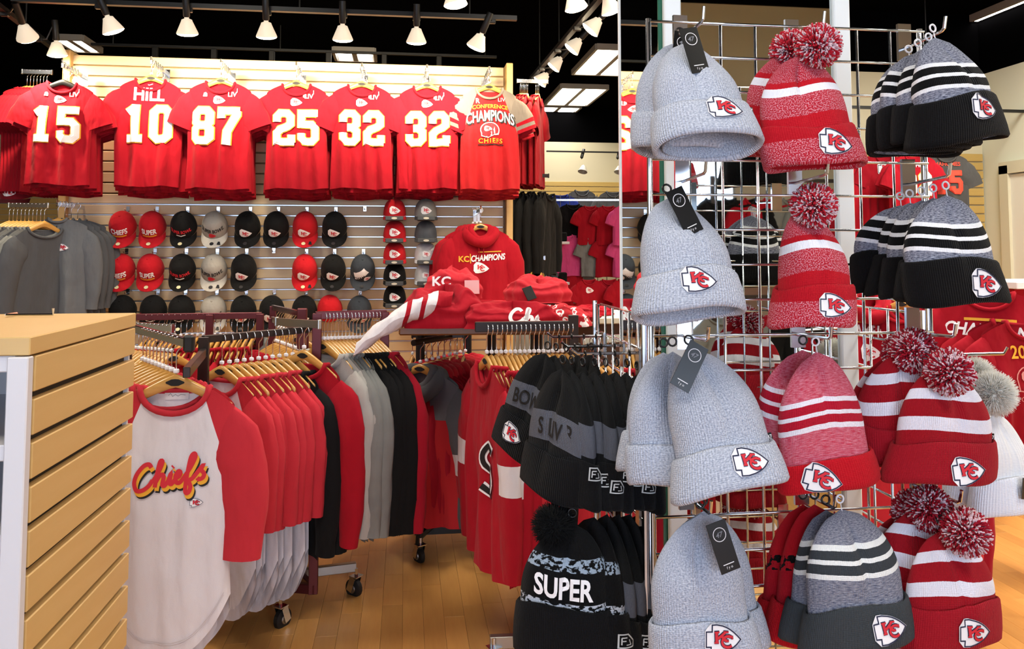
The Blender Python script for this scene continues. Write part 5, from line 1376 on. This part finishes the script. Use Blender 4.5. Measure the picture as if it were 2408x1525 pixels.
# (px of apex, py, Z, rz)
up = [(1322, 866, 1.80, -58), (1344, 868, 1.80, -68), (1370, 872, 1.81, -68), (1398, 872, 1.815, -72), (1424, 872, 1.82, -74), (1450, 872, 1.83, -74), (1474, 874, 1.835, -75), (1498, 880, 1.84, -76)]
for k, (px, py, Z, rz) in enumerate(up):
    beanie('blacksb', 'black beanie with grey lettered band, leftmost on the front rod' if k == 0 else 'black beanie with grey lettered band on the front rod, '+ORD[k], W(px, py, Z), (0, 6 if k == 0 else 2, rz), None if k == 0 else 'black beanies on the front rod', seed=41+k % 3, Wd=.095, H=.272, D=.028, cuff=.09, extra=sbx('SUPER' if k % 2 else 'S LIV', fz=.05+.011*((k*5) % 3)), ring='k')
for k, (px, py, Z, rz) in enumerate(((1284, 830, 1.98, -50), (1306, 834, 2.0, -64), (1330, 836, 2.03, -68), (1360, 834, 2.06, -70), (1390, 832, 2.1, -70))):
    beanie('blacksb', 'black beanie with arrowhead badge and pennant mark at the far left of the rods' if k == 0 else '%s black beanie behind the front rod of black beanies' % ORD[k], W(px, py, Z), (0, 16 if k == 0 else 8, rz), None if k == 0 else 'black beanies on the rear rods', seed=41+k % 3, Wd=.095, H=.262, D=.028, cuff=.09, badge=(.07, -.02, .05) if k == 0 else None, extra=sbx('BOWL'))
def superx(t, cmap, bmap):
    m = MB(); lay(m, xf(text2d('SUPER', .03), .044, -.012, .142, sy=.056), bmap, .003, 0); m.build('lettering', PRINTW, t, False)
    tag_card(t, (.02, -.048, -.232), (0, 0, 0), .03, .04, False)
beanie('supers', 'black beanie with large white lettering and black fur pom', W(1345, 1228, 1.76), (0, 2, -14), seed=51, Wd=.098, H=.262, D=.045, cuff=.1, pom='black', pomoff=(-.038, .01, -.012), extra=superx, cf=1.1)
beanie('supers', 'black beanie with white lettering right behind the fur pom one', W(1398, 1215, 1.80), (0, 0, -62), seed=52, Wd=.098, H=.275, D=.04, cuff=.1, extra=lambda t, c, b: (sbx('SUPER')(t, c, b)))
for k, px in enumerate((1428, 1456, 1482, 1502)):
    beanie('blacksb', '%s black beanie with grey band on the lower rod' % ORD[k], W(px, 1208, 1.82+.01*k), (0, 0, -68-2*k), 'black beanies on the lower rod', seed=41+k % 3, Wd=.095, H=.285, D=.028, cuff=.09, extra=sbx('S LIV S', k == 1))
for k, (px, lb) in enumerate(((1380, 'left'), (1440, 'right'))):
    beanie('white', 'white knit hat cut off below the black beanies, %s one' % lb, W(px, 1492, 1.80), (0, 0, -35), seed=53, Wd=.09, H=.25)
# ---- white fur pom hats on the right side
a = W(2262, 834, 1.88); b = W(2360, 831, 1.86)
t = thing('display_hook', 'chrome rod with the white fur pom hats', 'hook', a)
MB().tube([(-.08, .0, 0), b-a, (b-a)*1.1+Vector((0, 0, .014))], .0036, 8).build('rod', CHROME, t)
beanie('white', 'white cable knit hat with large white fur pom at the right', W(2338, 972, 1.84), (0, -4, 20), seed=55, Wd=.085, H=.205, cuff=.07, pom='white', pomoff=(0, -.0, .045), ring=None, extra=lambda t, c, b_: tag_card(t, (.02, -.055, -.135), (0, R(15), 0), .05, .045, False))
beanie('white', 'white fur pom hat behind the other white one', W(2290, 925, 1.92), (0, 2, 20), seed=56, Wd=.085, H=.24, cuff=.07, pom='white', pomoff=(0, 0, .035), ring=None)
# ============================================================ far children's section
def facing(key, name, label, cat, px, py, Z, n=2, rz=0, dv=.07, du=.0, sc=1):
    p = W(px, py, Z); p.z += .12*sc
    for k in range(n):
        q = p+Vector((du*k, dv*k, 0))
        g = garment(key, name, label if k == 0 else '%s behind %s' % (ORD[k-1], label), cat, q, R(rz+rng.uniform(-4, 4)), None if k == 0 else 'behind '+label); g.scale = (sc,)*3
        if k == 0: out = g
    return out
gp = W(1385, 600, 8.35)
t = thing('grid_panel', 'tall black grid panel holding children clothes in the far section', 'display grid', (gp.x, gp.y+.25, 0), R(0))
vm = MB().tube([(0, 0, .05), (0, 0, 2.0)], .004, 6).mesh('upright_wire', BLACKM); hm = MB().tube([(-.55, 0, 0), (.55, 0, 0)], .004, 6).mesh('cross_wire', BLACKM)
for i in range(12): obj('upright_wire', vm, t, (-.55+i*.1, 0, 0))
for i in range(14): obj('cross_wire', hm, t, (0, .008, .15+i*.14))
kids = [('kid_blue', 1318, 455, 9.2, 'blue', 'child top at the left of the far grid', 1.3), ('kid_charc', 1368, 445, 10.6, 'grey', 'jacket high on the far wall', 1.5), ('kid_charc', 1442, 448, 10.6, 'charcoal', 'jacket high on the far wall by the column', 1.5),
  ('kid_black', 1347, 478, 8.2, 'black', 'child tee beside the blue top', 1.1), ('kid_red', 1387, 482, 8.1, 'red', 'child tee in the top far row', .95), ('kid_red', 1430, 482, 8.1, 'red', 'child tee, second in the top far row', .95), ('kid_pink', 1470, 482, 8.0, 'pink', 'child tee at the column in the top far row', .95),
  ('kid_pink', 1335, 552, 8.1, 'pink', 'child tees group in the middle far row', .98), ('kid_pink', 1358, 550, 8.15, 'pink', 'child tee right of the pink group', .95), ('kid_grey', 1395, 556, 8.1, 'grey', 'child outfit in the middle far row', .95), ('kid_red', 1428, 556, 8.1, 'red', 'child outfit in the middle far row', .95), ('kid_pink', 1470, 556, 8.05, 'pink', 'child tee at the column in the middle far row', .95),
  ('kid_red', 1333, 628, 8.1, 'red', 'child shirt in the low far row', .95), ('kid_grey', 1358, 624, 8.15, 'grey', 'child shirt in the low far row', .9), ('kid_red', 1385, 655, 7.6, 'red', 'child tee with pale print in the low far row', 1.0), ('kid_red', 1432, 655, 7.7, 'red', 'child tee in the low far row next to the column', 1.0), ('kid_red', 1470, 655, 7.6, 'red', 'child tee with arrowhead print at the column', 1.0)]
for k, px, py, Z, c, lb, sc in kids:
    g = facing(k, 'child_shirt', c+' '+lb, 'shirt', px, py, Z, 2, 8, .06, .012, sc*.66)
    if 'print' in lb:
        mb = MB(); arrowhead(mb, .11, 0, -.28, GM[k]['front'], 0, 1, 1, line=False); mb.build('badge_print', LOGO, g, False)
for k, (py, pz) in enumerate(((470, 8.3), (545, 8.3), (620, 8.3))):
    a, b = W(1300, py, pz), W(1476, py-2, pz); b.z = a.z
    rail('display_rail', 'thin chrome rail of the far section, %s one' % ('upper', 'middle', 'lower')[k], a, b, .008)
for py, lb in ((571, 'upper'), (665, 'lower')):
    p = W(1302, py, 8.0); t = thing('shelf_edge', '%s white shelf edge in the far section' % lb, 'shelf', p)  # plain white board carrying folded stacks
    MB().cbox((0, 0, 0), (.26, .3, .025), .003).build('board', WHITELAM, t, False)
    for q in range(3):
        MB().cbox((-.09+.09*q, .0, .06), (.07, .12, .09), .01).build('folded_stack', (BLUE, CHARC, BLK)[q], t, False)
# pale counter with odd items between the table and the tower
p = W(1405, 752, 3.9)
t = thing('counter', 'pale counter top behind the low chrome grid', 'counter', (p.x+.1, p.y+.2, 0))
MB().cbox((0, 0, p.z), (.62, .5, .03), .004).build('counter_top', plain('cream_laminate', '#e2dcc4', .5), t, False)
MB().box((0, .05, p.z/2), (.5, .35, p.z-.04)).build('body', plain('counter_body', '#5a4030', .6), t, False)
heap('folded_sweatshirt', 'small red folded item on the pale counter', (p.x+.0, p.y+.1, p.z+.016), .09, .07, .04, [RED], seed=71)
# rack visible through the low grid
a, b = W(1370, 800, 3.1), W(1560, 790, 3.3); b.z = a.z
rail('rack_arm', 'chrome rail behind the low grid with crowded hanger hooks', a, b)
row(a, b, [('ls_black', 'long_sleeve_shirt', 'black shirt behind the low chrome grid', 'shirt', 'black shirts behind the low grid')]*12, -68, 4, 'the chrome rail behind the low grid')

# ============================================================ right background
JM = MB
def jersey_text(t, key, name, num, colr, outline):
    fr = GM[key]['front']; mb = MB()
    lay(mb, xf(text2d(name, .02), .052, 0, -.225), fr, .003, 0); number(mb, num, .22, 0, -.40, fr, 0, 1)
    mb.build('number_print', [colr, outline], t, False)
GREYT = cloth('dark_grey_jersey', '#4d4c4b'); ORNG = plain('orange_print', '#d8432c', .7)
garment_kind('tee_grey', GREYT, seed=71, T=.035)
pz = 6.62
g = facing('tee_b', 'tshirt', 'red tee with faded arrowhead badge high on the right back wall', 't-shirt', 2078, 362, pz, 2, sc=.85)
kcpatch('tee_b', .2, .02, -.27, g)
g = facing('tee', 'tshirt', 'red jersey with white number thirty-two on the right back wall', 'jersey', 2150, 362, 6.35, 2, sc=.85); jersey_text(g, 'tee', 'MATHIEU', '32', PRINTW, PRINTY)
g = facing('tee_grey', 'tshirt', 'dark grey jersey with orange number fifteen on the right back wall', 'jersey', 2224, 360, 6.5, 2, -10, sc=.85); jersey_text(g, 'tee_grey', 'MAHOMES', '15', ORNG, ORNG)
facing('tee_c', 'tshirt', 'bright red tee below the badge tee on the right back wall', 't-shirt', 2022, 512, pz, 2, sc=.85)
facing('tee', 'tshirt', 'deep red tee left of the badge tee on the right back wall', 't-shirt', 2020, 366, pz, 2, sc=.85)
# red shirts on racks behind the tower
g = facing('hood_red', 'hooded_sweatshirt', 'red sweatshirt with champions lettering behind the right part of the grid', 'sweatshirt', 2035, 690, 4.0, 2, 4)
def champ_print(g, key, z=-.30):
    fr = GM[key]['front']; mb = MB(); lay(mb, xf(text2d('CHAMPIONS', .03, .2), .062, 0, z, R(-4), sy=.075), fr, .003, 0); lay(mb, stroke([(-.1, z+.05), (.1, z+.045)], .012), fr, .003, 1); mb.build('champions_print', [PRINTW, PRINTY], g, False)
    mb = MB(); arrowhead(mb, .11, -.02, z-.10, fr, line=False); mb.build('badge_print', LOGO, g, False)
champ_print(g, 'hood_red')
a, b = W(2120, 655, 3.9), W(2330, 655, 3.7); b.z = a.z
rail('rack_arm', 'steel rail of red tees behind the maroon pom beanies', a, b, mat=STEEL)
its = [('side_tee', 'tshirt', 'red tee on the steel rail behind the maroon pom beanies', 't-shirt', 'red tees on the right steel rail')]*12
row(a, b, its, -60, 5, 'the right steel rail')
g = facing('tee', 'tshirt', 'red tee with white lettering at the right end of the steel rail', 't-shirt', 2325, 680, 3.6, 1, -35); champ_print(g, 'tee')
for k, (px, Z) in enumerate(((2185, 4.3), (2260, 4.4))):
    facing('ls_red', 'long_sleeve_shirt', 'red shirt hanging low behind the tower, %s' % ('left' if not k else 'right'), 'shirt', px, 740, Z, 3, -20)
g = facing('tee_b', 'tshirt', 'red tee with printed year and helmet outline at right edge', 't-shirt', 2412, 748, 3.5, 3, -8)
fr = GM['tee_b']['front']; mb = MB()
lay(mb, xf(text2d('2020', .02), .075, -.02, -.26), fr, .003, 1)
lay(mb, stroke([(.06*cos(x)-.02, .05*sin(x)-.37) for x in [R(q) for q in range(-20, 220, 20)]]+[(-.07, -.42), (-.02, -.43), (0, -.39), (.05, -.39)], .005, True), fr, .003, 2)
arrowhead(mb, .05, -.03, -.36, fr, 2, 2, 2, line=False)
lay(mb, xf(text2d('CHIEFS', .0), .03, -.02, -.455), fr, .003, 2); mb.build('helmet_print', [PRINTW, PRINTY, plain('pink_print', '#d88b88', .7)], g, False)
# far right counter
p = W(2395, 662, 4.6); t = thing('counter', 'white counter edge at the right frame edge', 'counter', (p.x+.35, p.y+.2, 0))
MB().cbox((0, 0, p.z-.02), (.8, .5, .04), .004).build('counter_top', WHITELAM, t, False); MB().box((0, .03, p.z/2-.02), (.72, .42, p.z-.05)).build('body', RED, t, False)
# lower storage seen through the tower
a, b = W(2030, 1160, 2.9), W(2330, 1150, 3.2); b.z = a.z
for k in range(4):
    facing('ls_crim' if k % 2 else 'ls_coral', 'long_sleeve_shirt', ('first', 'second', 'third', 'fourth')[k]+' folded-over red shirt low behind the tower', 'shirt', 2025+k*34, 1000, 3.0+.1*k, 1, -30)

# racks added behind the photographer to darken the column mirror's reflection
for zr, k0, lb in ((1.95, 0, 'upper'), (1.05, 2, 'lower')):
    a, b = Vector((2.35, -1.9, zr)), Vector((3.7, -1.9, zr))
    rail('display_rail', '%s dark rail reflected in the column mirror' % lb, a, b, mat=DKMETAL)
    keys = ('ls_black', 'ls_red', 'ls_grey', 'ls_crim')
    for i in range(9):
        garment(keys[(i//2+k0) % 4], 'long_sleeve_shirt', '%s shirt on the %s rail reflected in the column mirror' % (ORD[i], lb), 'shirt', a.lerp(b, .04+.115*i), R(180+rng.uniform(-8, 8)), 'shirts on the %s reflected rail' % lb)
t = thing('rail_stand', 'dark frame carrying the two reflected rails', 'rack', (3.02, -1.9, 0))
bars(t, 'post', [((-.68, 0, 0), (-.68, 0, 1.97)), ((.68, 0, 0), (.68, 0, 1.97))], .016, DKMETAL)
